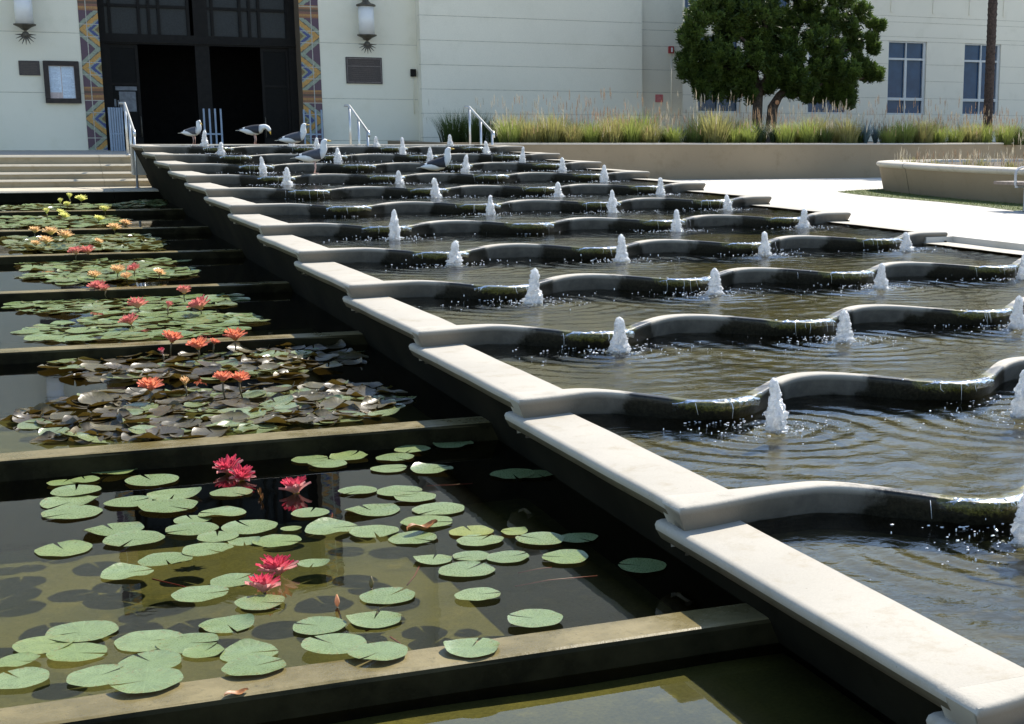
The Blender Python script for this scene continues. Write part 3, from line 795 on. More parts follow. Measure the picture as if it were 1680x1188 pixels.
mb = MB(); mb.bbox(-.12, .12, -.02, 0, -.11, .11, .004); mb.build('plate', M['pink'], t)
mb = MB()
for i in range(5): mb.box(-.085, .085-random.uniform(0, .06), -.0225, -.0205, .07-.036*i-.012, .07-.036*i)
mb.build('print_lines', plain('faint_red_print', (.62, .32, .32), .6), t)

# handrails and door guards
def handrail(X, label, bottom=PLZ):
    t = tag(empty('handrail', (X, 3.2, bottom)), label, 'handrail', 'steel handrails on the steps')
    A, B = Vector((0, 1.02, .828-bottom)), Vector((0, -.7, .272-bottom)); r = .026
    mb = MB(); mb.tube([A+Vector((-.10, .05, .0)), A, B, B+Vector((.0, -.08, -.005)), B+Vector((0, -.11, -.05)), B+Vector((0, -.11, -.12))], r, 10); mb.build('rail', M['steel'], t)
    for p, zb in ((A, LAND-bottom), ((A+B)/2, -.565-bottom), (B+Vector((0, .02, 0)), -.85-bottom)):
        mb = MB(); mb.tube([Vector((p.x, p.y, zb)), p], .025, 10); mb.lathe([(.05, 0), (.05, .012), (.03, .016)], 12, (p.x, p.y, zb)); mb.build('post', M['steel'], t)
handrail(.07, 'steel handrail on the steps left of the cascade')
handrail(4.72, 'steel handrail on the steps below the large plaque')
handrail(7.45, 'steel handrail on the steps beside the shaded grass tuft')
def guard(X, Y, wd, rz, n, label):
    t = tag(empty('door_guard', (X, Y, LAND), rz), label, 'railing', 'upright bar guards at the doors')
    for i in range(n):
        x = -wd/2+wd*i/(n-1); mb = MB(); mb.bbox(x-.022, x+.022, -.022, .022, 0, 1.06, .005); mb.build('bar', M['paintsteel'], t)
    mb = MB()
    for z in (.42,): mb.box(-wd/2, wd/2, -.012, .012, z-.02, z+.02)
    mb.build('cross_rail', M['paintsteel'], t)
guard(.36, 11.0, .34, radians(30), 6, 'pale blue upright bar guard left of the left doors')
guard(2.72, 11.35, .42, 0, 4, 'upright bar guard between the two pairs of dark doors')
guard(5.25, 11.25, .46, 0, 4, 'upright bar guard before the right band of tiles')

# ------------------------------------------------------------------ office wing on the right
WY = 17.0
wg = tag(empty('office_wing', (30, WY, 0)), 'pale office wing with tall blue windows behind the pine and palm', 'building')
WI = Matrix.Translation(-Vector((30, WY, 0)))
def wpart(mb, name, mats, parent=wg):
    o = mb.build(name, mats, parent)
    if parent is wg: o.matrix_parent_inverse = WI
    return o
WX = [(19.1, 20.7), (23.3, 24.93), (26.52, 28.12), (29.74, 31.34), (32.96, 34.56), (36.2, 37.8), (39.4, 41.0)]
WZ0, WZ1 = .93, 3.47
zs = [-.5, .93, 1.50, 2.10, 2.68, 3.47]
def wallseg(x0, x1, zz):
    mb = MB(); panels(mb, x0, x1, WY, zz, .25); wpart(mb, 'wall', [M['stucco3'], M['joint']])
px = 14.8
for a, b in WX+[(60, 60)]:
    wallseg(px, a, zs[1:]) if a > px else None
    px = b
wallseg(14.8, 60, [-.5, .93])
wallseg(14.8, 18.6, [3.47, 3.62, 4.12, 4.3, 6, 9.2]); wallseg(22.6, 60, [3.47, 3.62, 4.12, 4.32, 5.2, 6.4, 7.6, 9.2]); wallseg(18.6, 22.6, [3.47, 3.62, 4.12]); wallseg(18.6, 22.6, [7.2, 9.2])
mb = MB()
for x in (23.5, 25.05, 26.6, 28.35, 29.9, 31.4, 33.0, 34.6): mb.box(x-.04, x+.04, WY-.03, WY+.02, 4.45, 9.0)
wpart(mb, 'pilaster_strip', M['stucco3'])
mb = MB(); mb.box(14.9, 60, WY+.3, 40, -.5, 9.19); wpart(mb, 'inner_wall', M['black'])
mb = MB(); mb.bbox(14.7, 60.2, WY-.08, 40, 9.2, 9.4, .02); wpart(mb, 'roof', M['stucco3'])
def window(x0, x1, z0, z1, bars_z, mull=True):
    mb = MB(); y0, y1 = WY+.06, WY+.13; f = .05
    mb.box(x0, x0+f, y0, y1, z0, z1); mb.box(x1-f-.06, x1, y0, y1, z0, z1); mb.box(x0+f, x1-f-.06, y0, y1, z1-f, z1); mb.box(x0+f, x1-f-.06, y0, y1, z0, z0+f)
    c = (x0+x1-.06)/2
    zz = [z0+f]+[q for z, h in bars_z for q in (z-h, z+h)]+[z1-f]
    for z, h in bars_z: mb.box(x0+f, x1-f-.06, y0, y1, z-h, z+h)
    for i in range(0, len(zz), 2):
        hw = .05 if i == 2 else .022
        mb.box(c-hw, c+hw, y0+.003, y1-.003, zz[i], zz[i+1])
    fr = wpart(mb, 'window', M['winframe'])
    mb = MB(); mb.box(x0+.01, x1-.01, WY+.14, WY+.16, z0+.01, z1-.01); mb.build('pane', M['blueglass'], fr)
    mb = MB(); mb.box(x0+.002, x1-.002, WY+.17, WY+.29, z0, z1); mb.build('reveal', M['black'], fr)
for a, b in WX: window(a, b, WZ0, WZ1, [(1.47, .05), (2.86, .035)])
window(18.6, 22.6, 4.12, 7.2, [(5.2, .04)])

# ------------------------------------------------------------------ blades, tufts
def blade(mb, T, base, d, L, wd, droop, n=4, mi=0, t0=0., t1=1.):
    """one arching grass blade: base point, horizontal direction d (angle), length, width"""
    dx, dy = cos(d), sin(d); px, py = -dy*wd, dx*wd; vs = []; fs = []
    lean = droop*.35
    p = Vector(base); ang = pi/2-lean
    for i in range(n+1):
        t = i/n; q = wd*(1-t**1.5)
        vs += [(p.x-dy*q, p.y+dx*q, p.z), (p.x+dy*q, p.y-dx*q, p.z)]; T += [t0+(t1-t0)*t]*2
        st = L/n; p = p+Vector((dx*cos(ang), dy*cos(ang), sin(ang)))*st; ang -= droop/n*1.6*(.4+t)
    for i in range(n): fs.append((2*i, 2*i+1, 2*i+3, 2*i+2))
    mb.add(vs, fs, mi, False); return p
def tuft(seed, n, h, spread, seeds, sh, mats, droop=.9, seedn=3):
    rr = random.Random(seed); mb = MB(); T = []
    for i in range(n):
        a = rr.uniform(0, 2*pi); R = rr.random()**.6*spread*.35
        blade(mb, T, (R*cos(a), R*sin(a), -.02), a+rr.uniform(-.6, .6), h*rr.uniform(.65, 1.15), rr.uniform(.006, .011), rr.uniform(.25, 1.2)*droop, 4, 0)
    mb.at = {'t': T}
    sb = MB(); T2 = []
    for i in range(seeds):
        a = rr.uniform(0, 2*pi); R = rr.random()**.6*spread*.3; L = sh*rr.uniform(.7, 1.15); dr = rr.uniform(.3, 1.3)
        tip = blade(sb, T2, (R*cos(a), R*sin(a), 0), a, L, .0028, dr, 4, 0, 0, .4)
        for q in range(5):   # bristly spike
            blade(sb, T2, (tip.x-.02*q*cos(a)*0, tip.y, tip.z-.028*q), a+rr.uniform(-1, 1), .085, .0065, rr.uniform(.1, .8), 2, 0, .5, 1)
    sb.at = {'t': T2}
    return mb, sb
def tuft_proto(name, seed, n, h, spread, seeds, sh, mat, smat, droop=.9):
    a, b = tuft(seed, n, h, spread, seeds, sh, None, droop)
    return a.mesh(name+'_blades', M[mat]), b.mesh(name+'_seeds', M[smat])
TP = {'lime': [tuft_proto('lime', 1, 280, .62, .6, 22, .70, 'grass_lime', 'seed'), tuft_proto('lime', 2, 260, .56, .6, 22, .66, 'grass_lime', 'seedred')],
      'gold': [tuft_proto('gold', 3, 300, .64, .7, 26, .78, 'grass_gold', 'seed'), tuft_proto('gold', 4, 280, .62, .7, 26, .80, 'grass_gold', 'seedred')],
      'dark': [tuft_proto('dark', 5, 420, .85, .9, 10, .8, 'grass_dark', 'seed', .8), tuft_proto('green', 6, 260, .48, .5, 24, .8, 'grass_dark', 'seedred')]}
def place_tuft(name, kind, v, loc, sc, rz, label, group):
    t = tag(empty(name, loc, rz), label, 'grass tuft', group); t.scale = (sc, sc, sc)
    for nm, me in zip(('blades', 'seed_heads'), TP[kind][v]):
        o = bpy.data.objects.new(nm, me); COL.objects.link(o); o.parent = t
    return t
rg = random.Random(21)
BEDZ = GZ-.03
desc = {'lime': 'lime green tuft with straw seed heads', 'gold': 'golden green tuft with dry seed heads', 'dark': 'dark green grass tuft'}
xs = [836, 868, 905, 938, 970, 1002, 1034, 1066, 1106, 1140, 1172, 1205, 1228, 1288, 1325, 1352, 1388, 1456, 1482, 1512, 1538, 1566, 1596, 1612, 1648, 1672]
kd = ['lime', 'gold', 'gold', 'gold', 'lime', 'gold', 'lime', 'gold', 'lime', 'dark', 'gold', 'lime', 'lime', 'lime', 'lime', 'dark', 'gold', 'lime', 'lime', 'gold', 'lime', 'lime', 'gold', 'lime', 'lime', 'dark']
for i, (x, k) in enumerate(zip(xs, kd)):
    Yb = 4.86+rg.uniform(-.06, .12) if x < 1430 else 4.9+(x-1430)/250*2.3
    p = at(x, 230, Y=Yb)
    place_tuft('grass_tuft', k, (i+(k == 'dark')) % 2 if k != 'dark' else 1, (p.x, Yb, BEDZ), rg.uniform(.85, 1.28)*(1.14 if k == 'gold' else .95), rg.uniform(0, 6.3),
               '%s, %s from left along tan wall' % (desc[k], ORD[i]), 'grass tufts along the garden wall')
for i in range(27):     # second and third rows
    x = 838+i*32+rg.uniform(-14, 14); Yb = (5.6+rg.uniform(-.15, .8)) if x < 1430 else 6.0+(x-1430)/250*2.6
    p = at(x, 215, Y=Yb); k = rg.choice(['gold', 'gold', 'lime', 'dark'])
    place_tuft('grass_tuft', k, 1 if k == 'dark' else rg.randrange(2), (p.x, Yb, BEDZ), rg.uniform(.95, 1.4), rg.uniform(0, 6.3),
               '%s, %s from left in rear row' % (desc[k], ORD[i]), 'grass tufts in the rear of the bed')
for i, (x, Yb, sc, dsc) in enumerate(((742, 8.6, 1.0, 'big dark grass tuft in the shade, left of the right handrail'), (778, 8.3, 1.02, 'big dark grass tuft in the shade, right behind the right handrail'), (815, 7.9, .8, 'smaller dark grass tuft in the shade beside the lime tufts'))):
    p = at(x, 200, Y=Yb)
    place_tuft('grass_tuft', 'dark', 0, (p.x, Yb, BEDZ), sc, i*2., dsc, 'shaded grass tufts by the building')
# agaves and dark spiky plants
def spiky(seed, mat, n, L, wd):
    rr = random.Random(seed); mb = MB(); T = []
    for i in range(n):
        el = rr.uniform(.2, 1.4); a = i*2.4+rr.uniform(-.2, .2)
        blade(mb, T, (.03*cos(a), .03*sin(a), 0), a, L*rr.uniform(.75, 1.1), wd, .2+(1.4-el)*.75, 5)
    mb.at = {'t': T}; return mb.mesh('spiky_leaves', M[mat])
SP = [spiky(1, 'agavedk', 60, .55, .017), spiky(2, 'agave', 44, .62, .02)]
for x, Yb, v, sc, lb in ((920, 4.95, 0, .7, 'small dark spiky plant low among the golden tufts at the left'), (1246, 4.95, 0, 1.05, 'large dark green spiky plant below the pine trunks'), (1268, 5.0, 0, .95, 'second dark green spiky plant just right of the pine trunks'),
                         (1420, 5.3, 1, 1.15, 'blue grey agave between two tufts right of the pine'), (1436, 5.6, 1, 1.0, 'blue grey agave behind and right of the other agave'), (1668, 7.6, 0, 1.0, 'dark leafy plant at the right end of the bed')):
    p = at(x, 225, Y=Yb); o = bpy.data.objects.new('spiky_plant', SP[v]); COL.objects.link(o); o.location = (p.x, Yb, BEDZ); o.scale = (sc,)*3
    o.rotation_euler = (0, 0, x); tag(o, lb, 'agave', 'spiky plants in the bed')

# ------------------------------------------------------------------ pine tree
pine = tag(empty('pine_tree', (17.6, 9.3, BEDZ)), 'dark multi trunked pine tree with clumped crown before the office wing', 'tree')
PO = Vector((17.6, 9.3, BEDZ))
rp = random.Random(5)
limbs = []
def limb(pts, r0, r1):
    P = [at(x, y, Y=9.3+dy)-PO for x, y, dy in pts]
    if pts[0][1] > 180: P[0].z = -.05
    limbs.append((P, [r0+(r1-r0)*i/(len(P)-1) for i in range(len(P))]))
limb([(1241, 190, 0), (1243, 168, 0), (1246, 148, .1), (1238, 120, .2), (1215, 90, .2), (1180, 60, .1)], .17, .05)
limb([(1246, 150, .1), (1258, 130, -.1), (1262, 100, -.2), (1258, 60, -.2), (1250, 10, 0), (1245, -60, 0)], .12, .05)
limb([(1262, 195, 0), (1268, 176, 0), (1278, 158, 0), (1296, 142, -.1), (1318, 120, -.2), (1345, 95, -.3), (1375, 60, -.2)], .17, .05)
limb([(1290, 147, -.1), (1310, 150, -.3), (1345, 140, -.3), (1385, 130, -.2), (1425, 128, -.1)], .08, .03)
limb([(1296, 142, 0), (1302, 100, .3), (1306, 50, .4), (1310, -20, .4), (1312, -80, .3)], .12, .04)
limb([(1238, 120, .2), (1200, 112, -.1), (1160, 115, -.2), (1130, 118, -.2)], .07, .02)
limb([(1262, 100, -.2), (1225, 70, -.5), (1190, 40, -.5)], .06, .03)
limb([(1345, 95, -.3), (1385, 85, -.2), (1425, 60, -.2)], .06, .02)
for i, (P, R) in enumerate(limbs):
    mb = MB(); mb.tube(P, R, 9, 0, True, False)
    mb.v = [tuple(Vector(v)+Vector((noise.noise(Vector(v)*6), noise.noise(Vector(v)*6+Vector((9, 0, 0))), 0))*.03) for v in mb.v]
    mb.build('trunk' if i in (0, 2) else 'limb', M['bark'], pine)
mb = MB(); q = at(1275, 168, Y=9.1)-PO; mb.ball(tuple(q), .07, (1, .6, 1), 10, 6); mb.build('cut_stub', M['cut'], pine)
clumps = [(1150, 148, 13), (1178, 152, 13), (1205, 150, 14), (1232, 158, 10), (1322, 156, 12), (1345, 160, 14), (1300, 150, 10), (1372, 158, 14), (1395, 162, 13), (1262, 142, 12), (1130, 60, 20), (1128, 95, 16), (1180, 140, 18), (1205, 128, 20), (1150, 135, 12), (1225, 145, 12), (1310, 140, 18), (1335, 148, 18), (1360, 140, 20), (1380, 150, 16), (1395, 120, 22), (1290, 128, 18), (1255, 95, 24), (1140, 30, 26), (1135, 62, 22), (1150, 90, 22), (1128, 117, 17), (1150, 122, 14), (1165, 20, 28), (1190, 50, 30), (1180, 85, 26), (1175, 118, 20), (1205, 105, 24), (1215, 20, 34), (1235, 55, 34),
          (1255, 20, 36), (1270, 70, 32), (1240, 90, 28), (1225, 130, 18), (1268, 115, 26), (1290, 40, 34), (1300, 90, 30), (1310, 125, 24), (1325, 20, 32), (1335, 65, 32), (1345, 105, 28), (1335, 140, 20),
          (1360, 35, 30), (1372, 80, 30), (1375, 120, 26), (1390, 145, 18), (1380, 165, 13), (1395, 40, 24), (1405, 75, 22), (1410, 105, 18), (1425, 122, 16), (1440, 125, 10), (1432, 60, 9), (1426, 40, 9), (1440, 45, 8), (1436, 78, 10), (1415, 20, 16),
          (1200, -15, 34), (1245, -30, 40), (1295, -25, 40), (1340, -20, 34), (1165, -10, 26), (1380, 0, 28), (1265, -75, 40), (1310, -80, 36), (1225, -70, 34), (1285, -125, 34), (1350, 150, 10), (1190, 140, 10), (1285, 135, 12)]
mb = MB(); T = []
pxm = 1/(F_PX/41.5)
for cx, cy, r in clumps:
    for lay in range(3):
        yo = (-1, .0, 1)[lay]*rp.uniform(.45, 1.0)*(1.0 if r > 18 else .4)+rp.uniform(-.2, .2)
        c = at(cx+rp.uniform(-5, 5), cy+rp.uniform(-5, 5), Y=9.3+yo)-PO; R = r*pxm*rp.uniform(.55, .9)
        for q in range(int(r*1.5)):
            d = Vector((rp.gauss(0, 1), rp.gauss(0, 1), rp.gauss(0, 1))).normalized(); b = c+d*R*rp.random()**.5*.95
            for k in range(6):
                dv = Vector((rp.gauss(0, 1), rp.gauss(0, 1), rp.gauss(.4, 1))).normalized(); sd = dv.orthogonal().normalized()*.017; tip = b+dv*rp.uniform(.1, .2)
                mb.add([b-sd, b+sd, tip+sd, tip-sd], [(0, 1, 2, 3)]); T += [0, 0, .25, .25]  # inner filler needles coloured dark to stand for shade inside the crown
        for sub in range(int(4+r/4)):
            d0 = Vector((rp.gauss(0, 1), rp.gauss(0, 1), rp.gauss(0, 1))).normalized(); cc = c+Vector((d0.x*R, d0.y*R, d0.z*R))*rp.uniform(.45, 1.0)
            up = (Vector((0, 0, 1))+d0*.45+Vector((rp.gauss(0, .2), rp.gauss(0, .2), 0))).normalized(); Lc = rp.uniform(.22, .42)*(1 if r > 12 else .7); rc = Lc*rp.uniform(.26, .36)
            for q in range(26):
                t = rp.random(); a0 = rp.uniform(0, 6.283); u = up.orthogonal().normalized(); v = up.cross(u)
                out = u*cos(a0)+v*sin(a0); b = cc+up*(t-.5)*Lc+out*rc*(1-t*.75)*rp.random()**.5
                for k in range(6):
                    dv = (out*rp.uniform(-.1, .9)+up*rp.uniform(.25, 1.)+Vector((rp.gauss(0, .35), rp.gauss(0, .35), rp.gauss(0, .25)))).normalized(); L = rp.uniform(.07, .14)
                    sd = dv.orthogonal().normalized()*.011; sd.rotate(Matrix.Rotation(rp.uniform(0, 6.3), 3, dv)); tip = b+dv*L
                    mb.add([b-sd, b+sd, tip+sd*.7, tip-sd*.7], [(0, 1, 2, 3)]); T += [.1+.25*t, .1+.25*t, .45+.55*t, .45+.55*t]
mb.at = {'t': T}; mb.build('crown', M['needle'], pine)

# palm trunk with its crown above the picture
palm = tag(empty('palm_tree', at(1620, 214, Y=9.2)), 'slim dark palm trunk rising in front of the right window', 'tree'); palm.location.z = BEDZ
mb = MB(); n = 16; prof = []
for i in range(170):
    z = 9.0*i/169; prof.append((.145-.012*z/9+.012*((i % 3) == 0)+.008*noise.noise(Vector((0, 0, z*5))), z))
lean = (at(1628, 0, Y=9.2)-at(1619, 214, Y=9.2)); k = lean.x/lean.z
mb.lathe(prof, n); mb.v = [(x+.012*noise.noise(Vector((x*9, y*9, z*9)))+z*k, y, z) for x, y, z in mb.v]; mb.build('trunk', M['palm'], palm)
for i in range(26):
    mb = MB(); T = []; a = i*2.4; el = 1.2-.08*i; p = Vector((9*k, 0, 9)); ang = el
    for s_ in range(10):
        q = p+Vector((cos(a)*cos(ang), sin(a)*cos(ang), sin(ang)))*.22
        for sd in (-1, 1):
            b2 = a+sd*1.1; tip = p+Vector((cos(b2)*.42, sin(b2)*.42, -.1)); mb.add([p, q, tip], [(0, 1, 2)]); T += [.3, .3, 1]
        p = q; ang -= .14
    mb.at = {'t': T}; mb.build('frond', M['grass_dark'], palm)

# ------------------------------------------------------------------ curved planter, lawn, bench
ptop = -.272
ppath = [(24, -1.2), (19, -1.55), (16.6, -1.75), (15.4, -2.0), (14.6, -2.45), (14.1, -3.0), (13.8, -3.7), (13.55, -4.6), (13.3, -5.7), (13.12, -7.0), (13.03, -8.4), (13.0, -10), (13.0, -12), (13.1, -15), (13.4, -19)]
pl = tag(empty('curved_planter', (13.8, -4, PLZ)), 'curved low concrete planter with rounded rim and leaning sides on the plaza', 'planter')
def planter_wall():
    mb = MB(); pts = []
    for i in range(len(ppath)-1):
        for q in range(5):
            t = q/5; p0, p1, p2, p3 = [Vector(ppath[max(0, min(len(ppath)-1, i+o))]) for o in (-1, 0, 1, 2)]
            pts.append(.5*((2*p1)+(p2-p0)*t+(2*p0-5*p1+4*p2-p3)*t*t+(3*p1-p0-3*p2+p3)*t**3))
    pts.append(Vector(ppath[-1])); pts = [(p.x, p.y) for p in pts]
    secs = [(0, -.02), (-.105, .48), (-.15, .505), (-.168, .535), (-.16, .565), (-.13, .585), (-.05, .592), (.28, .592), (.30, .4)]
    oo = [offs(pts, d) for d, z in secs]
    for lo, hi, name, mat in ((0, 2, 'wall_face', 'gwall'), (1, len(secs), 'rim', 'gcap')):
        b = MB(); idxs = list(range(lo, hi)) if name == 'rim' else [0, 1]
        b.grid(lambda i, j: (oo[idxs[i]][j][0], oo[idxs[i]][j][1], PLZ+secs[idxs[i]][1]), len(idxs), len(pts), 0, True)
        b.f = [f[::-1] for f in b.f]
        ob = b.build(name, M[mat], pl); ob.matrix_parent_inverse = Matrix.Translation(-Vector(pl.location))
    jb = MB()   # joints between the cast sections
    for j in (33, 52):
        for a, b_ in zip(secs[:7], secs[1:8]):
            pass
    for j in (37, 57):
        P = [(oo[i][j][0], oo[i][j][1], PLZ+secs[i][1]) for i in range(7)]
        jb2 = MB(); jb2.tube([Vector(p)+Vector((-.001, 0, 0)) for p in P], .006, 5); o2 = jb2.build('joint', M['bronze2'], pl); o2.matrix_parent_inverse = Matrix.Translation(-Vector(pl.location))
    return pts
PP = planter_wall()
inn = offs(PP, .27)
mb = MB(); pts = inn+[(26, -19), (26, -1.4)]; mb.add([(x, y, PLZ+.54) for x, y in pts], [tuple(range(len(pts)))]); ob = mb.build('soil_bed', M['soil']); tag(ob, kind='structure')
# strip of lawn round the planter
lawn = [(12.67, -3.55), (12.4, -4.7), (12.27, -5.6), (12.2, -6.8), (12.15, -8), (11.9, -9.6), (11.5, -11.2), (11.2, -14), (11.2, -19), (13.6, -19), (13.3, -12), (13.4, -7), (13.9, -4), (14.7, -2.5), (13.6, -2.9)]
sheet('lawn', lawn, PLZ+.006, M['lawn'])
mb = MB(); T = []; rl = random.Random(8)
def inside(x, y, poly):
    c = False; j = len(poly)-1
    for i in range(len(poly)):
        (xi, yi), (xj, yj) = poly[i], poly[j]
        if (yi > y) != (yj > y) and x < (xj-xi)*(y-yi)/(yj-yi)+xi: c = not c
        j = i
    return c
nb = 0
while nb < 7000:
    x, y = rl.uniform(11.1, 14.6), rl.uniform(-13, -2.6)
    if inside(x, y, lawn): blade(mb, T, (x, y, PLZ), rl.uniform(0, 6.3), rl.uniform(.02, .045), .004, rl.uniform(.2, 1.2), 2); nb += 1
mb.at = {'t': T}; tag(mb.build('lawn_grass', M['lawnblade']), kind='stuff')
# grass in the planter
TP['thin'] = [tuft_proto('thin', 11, 26, .18, .5, 16, .22, 'grass_gold', 'seed'), tuft_proto('thin', 12, 20, .16, .5, 14, .2, 'grass_gold', 'seedred')]
TP['tall'] = [tuft_proto('tall', 13, 200, .34, .6, 70, .62, 'grass_lime', 'seed'), tuft_proto('tall', 14, 180, .30, .6, 64, .58, 'grass_gold', 'seed')]
spots = [(13.9, -5.3), (14.3, -4.4), (14.9, -5.4), (15.3, -4.2), (13.8, -6.6), (14.6, -6.6), (15.6, -6.2), (16.3, -5.0), (13.65, -7.9), (14.5, -7.8), (16.6, -6.6), (15.5, -7.6), (14.2, -3.9), (17.5, -4.5), (18.4, -5.4)]
for i, (x, y) in enumerate(spots):
    place_tuft('grass_tuft', 'thin', i % 2, (x, y, PLZ+.535), rg.uniform(.9, 1.3), i*1.3, 'sparse dry grass tuft, %s from the rounded end of the curved planter' % ORD[i], 'sparse dry tufts in the planter')
spots = [(13.7, -9.0), (13.75, -9.6), (14.3, -8.9), (15.0, -8.6), (15.9, -8.6), (14.4, -9.7), (15.2, -9.6), (16.8, -8.0), (16.2, -9.4), (17.6, -7.2), (18.6, -7.6), (17.4, -8.8), (13.7, -10.3), (14.5, -10.6), (15.6, -10.4)]
for i, (x, y) in enumerate(spots):
    place_tuft('grass_tuft', 'tall', 0 if i < 8 else i % 2, (x, y, PLZ+.535), rg.uniform(.9, 1.15), i*1.3, 'yellow green tuft, %s from the left at the planter right end' % ORD[i], 'yellow green tufts in the planter')
# bench, cut by the picture's right edge
b0 = at(1679, 347, Z=PLZ); bdir = Vector((.18, -1, 0)).normalized(); bn = Vector((-bdir.y, bdir.x, 0))*-1
bench = tag(empty('park_bench', b0), 'brown plank bench with grey steel armrest beside the planter at the right edge', 'bench')
bench.rotation_euler = (0, 0, atan2(bdir.y, bdir.x))
mb = MB()
for i in range(4): mb.bbox(-.42, 1.9, -.24+.125*i, -.24+.125*i+.11, .40, .445, .006)
for i in range(1): pass
seat = mb
for i in range(4):
    q = MB(); q.bbox(-.42, 1.9, -.24+.125*i, -.24+.125*i+.11, .40, .445, .006); q.build('plank', M['bench'], bench)
for x in (.04, 1.45):
    mb = MB(); mb.bbox(x-.03, x+.03, -.03, .03, 0, .395, .006); mb.bbox(x-.03, x+.03, -.23, .24, .36, .397, .006); mb.bbox(x-.06, x+.06, -.2, .2, 0, .014, .004); mb.build('leg', M['benchsteel'], bench)
    mb = MB(); w_ = .022
    arc = [(-.25, .40), (-.255, .56), (-.24, .62), (-.19, .655), (-.1, .675), (0, .68), (.1, .675), (.19, .655), (.24, .62), (.255, .56), (.25, .40)]
    vs = []
    for y, z in arc: vs += [(x-w_, y, z), (x+w_, y, z), (x+w_, y*.955, z-.014), (x-w_, y*.955, z-.014)]
    fs = [(4*i+a, 4*i+(a+1) % 4, 4*i+4+(a+1) % 4, 4*i+4+a) for i in range(len(arc)-1) for a in range(4)]
    mb.add(vs, fs, 0, False); mb.build('armrest', M['benchsteel'], bench)

# ------------------------------------------------------------------ water lilies: pads
def pad_mesh(name, mat, seed, curl=0., cup=0.):
    rr = random.Random(seed); mb = MB(); R = []; A = []; n = 30; rings = (0.06, .35, .7, .92, 1.0)
    gap = .14; a0 = rr.uniform(0, 6.28); c1, c2 = rr.uniform(0, 6.28), rr.uniform(0, 6.28)
    def P(i, j):
        t = i/(n-1); a = a0+gap*.5*(1 if True else 0)+(2*pi-gap)*t; r = rings[j]
        rim = 1+.03*sin(a*3+c1)+.02*sin(a*7+c2)
        z = .010*r*sin(a*2+c1)*(.5+curl)+curl*.16*max(0, sin(a+c2))**3*r**4+curl*.10*max(0, sin(2*a+c1))**4*r**5+cup*.12*r*r
        if r == 1.0: z += .005
        R.append(r); A.append(a)
        q = r*rim*(1-.10*curl*max(0, sin(a+c2))**3*r)
        return (q*cos(a), q*sin(a), z)
    mb.grid(P, n, len(rings), 0, True); mb.f = [f[::-1] for f in mb.f]
    R.append(0); A.append(0); c = mb.add([(0, 0, 0)], [])
    for i in range(n-1): mb.f.append([c, i, i+1]); mb.mi.append(0); mb.sm.append(True)
    mb.at = {'rad': R, 'ang': A}; return mb.mesh(name, M[mat])
PM = {k: [pad_mesh('lily_pad_'+k, m, i*7+len(k), cu if i < 3 else cu+.45, cp) for i in range(4)] for k, m, cu, cp in
      (('green', 'pad', .22, 0), ('lime', 'padlime', .3, 0), ('yellow', 'padyellow', .3, 0), ('bronze', 'padbronze', 1.1, .25), ('olive', 'padolive', .5, .1), ('mid', 'padmid', .35, .05))}
padn = 0
def pad(kind, p, r, label, group, tilt=.02, rr=random):
    global padn; padn += 1
    o = bpy.data.objects.new('lily_pad', PM[kind][padn % 4]); COL.objects.link(o); o.location = p
    o.scale = (r, r*rr.uniform(.92, 1.0), r); o.rotation_euler = (rr.gauss(0, tilt), rr.gauss(0, tilt), rr.uniform(0, 6.28))
    tag(o, label, 'lily pad', group); return o
Z6 = [(683,130,195),(888,118,190),(455,180,188,'l'),(250,226,120,'l'),(340,215,112,'l'),(303,260,190),(282,300,225),(288,345,230),(605,215,212),(515,303,185),(697,273,215),(673,321,235),(925,262,170),(770,373,150),(885,348,190),(767,412,205),(868,443,165),
 (1000,405,225),(975,458,130),(1105,458,195,'l'),(1165,408,85,'l'),(828,492,205),(452,416,235),(535,452,235),(254,490,215,'l'),(662,531,210),(505,585,205),(940,617,200),(800,672,220),(1040,706,205),(908,790,220),(327,820,275),(180,872,235,'l'),
 (305,907,235,'l'),(70,940,175,'l'),(80,1012,235),(593,855,260),(752,865,250),(815,900,160,'l'),(603,943,255),(395,1000,245),(583,1033,280),(995,903,240),(1015,970,250)]
Z7 = [(70,132,145),(137,150,160),(225,121,150,'l'),(478,93,145),(410,122,155),(385,168,150),(555,170,180),(262,257,155),(425,260,180),(487,284,175),(315,335,225),(585,330,210),(70,345,155),(533,383,210,'l'),(155,408,215),(325,423,205),(480,445,195),
 (715,420,185,'y'),(885,420,110,'y'),(750,457,190),(990,452,200),(1090,525,190,'l'),(560,530,160),(715,518,150),(862,522,175),(693,575,225),(85,548,130),(740,676,185),(382,676,220),(967,777,235),(325,772,225),(105,798,215),(165,885,265),(345,918,235),(715,893,230),
 (1140,445,160),(880,190,190),(980,192,150),(640,70,170),(1395,560,200),(1430,180,160)]
KN = {'g': 'green', 'l': 'lime', 'y': 'yellow'}
near = []
for lst, ox in ((Z6, 0), (Z7, 480)):
    for q in lst:
        x, y, wd = ox+q[0]/2.435, 700+q[1]/2.435, q[2]/2.435
        p = at(x, y, Z=WL[1]+.006); dist = (p-CAM).dot(FWD); near.append((p, wd*dist/F_PX/2*1.0, KN[q[3] if len(q) > 3 else 'g']))
rl = random.Random(17)
for i, (p, r, k) in enumerate(near):
    front = p.y < -23.4
    lab = {'green': 'flat sage green lily pad floating in the open %s of the nearest pond' % ('front half' if front else 'rear half'),
           'lime': 'bright lime green lily pad floating in the %s of the nearest pond' % ('front half' if front else 'rear half'),
           'yellow': 'yellowing lily pad beside the shadow edge in the nearest pond'}[k]
    pad(k, p+Vector((0, 0, .0012*(i % 6)+(.012 if p.y < -24.38 else 0))), r, lab, '%s pads in the %s of the nearest pond' % (k, 'front' if front else 'rear'), .008, rl)
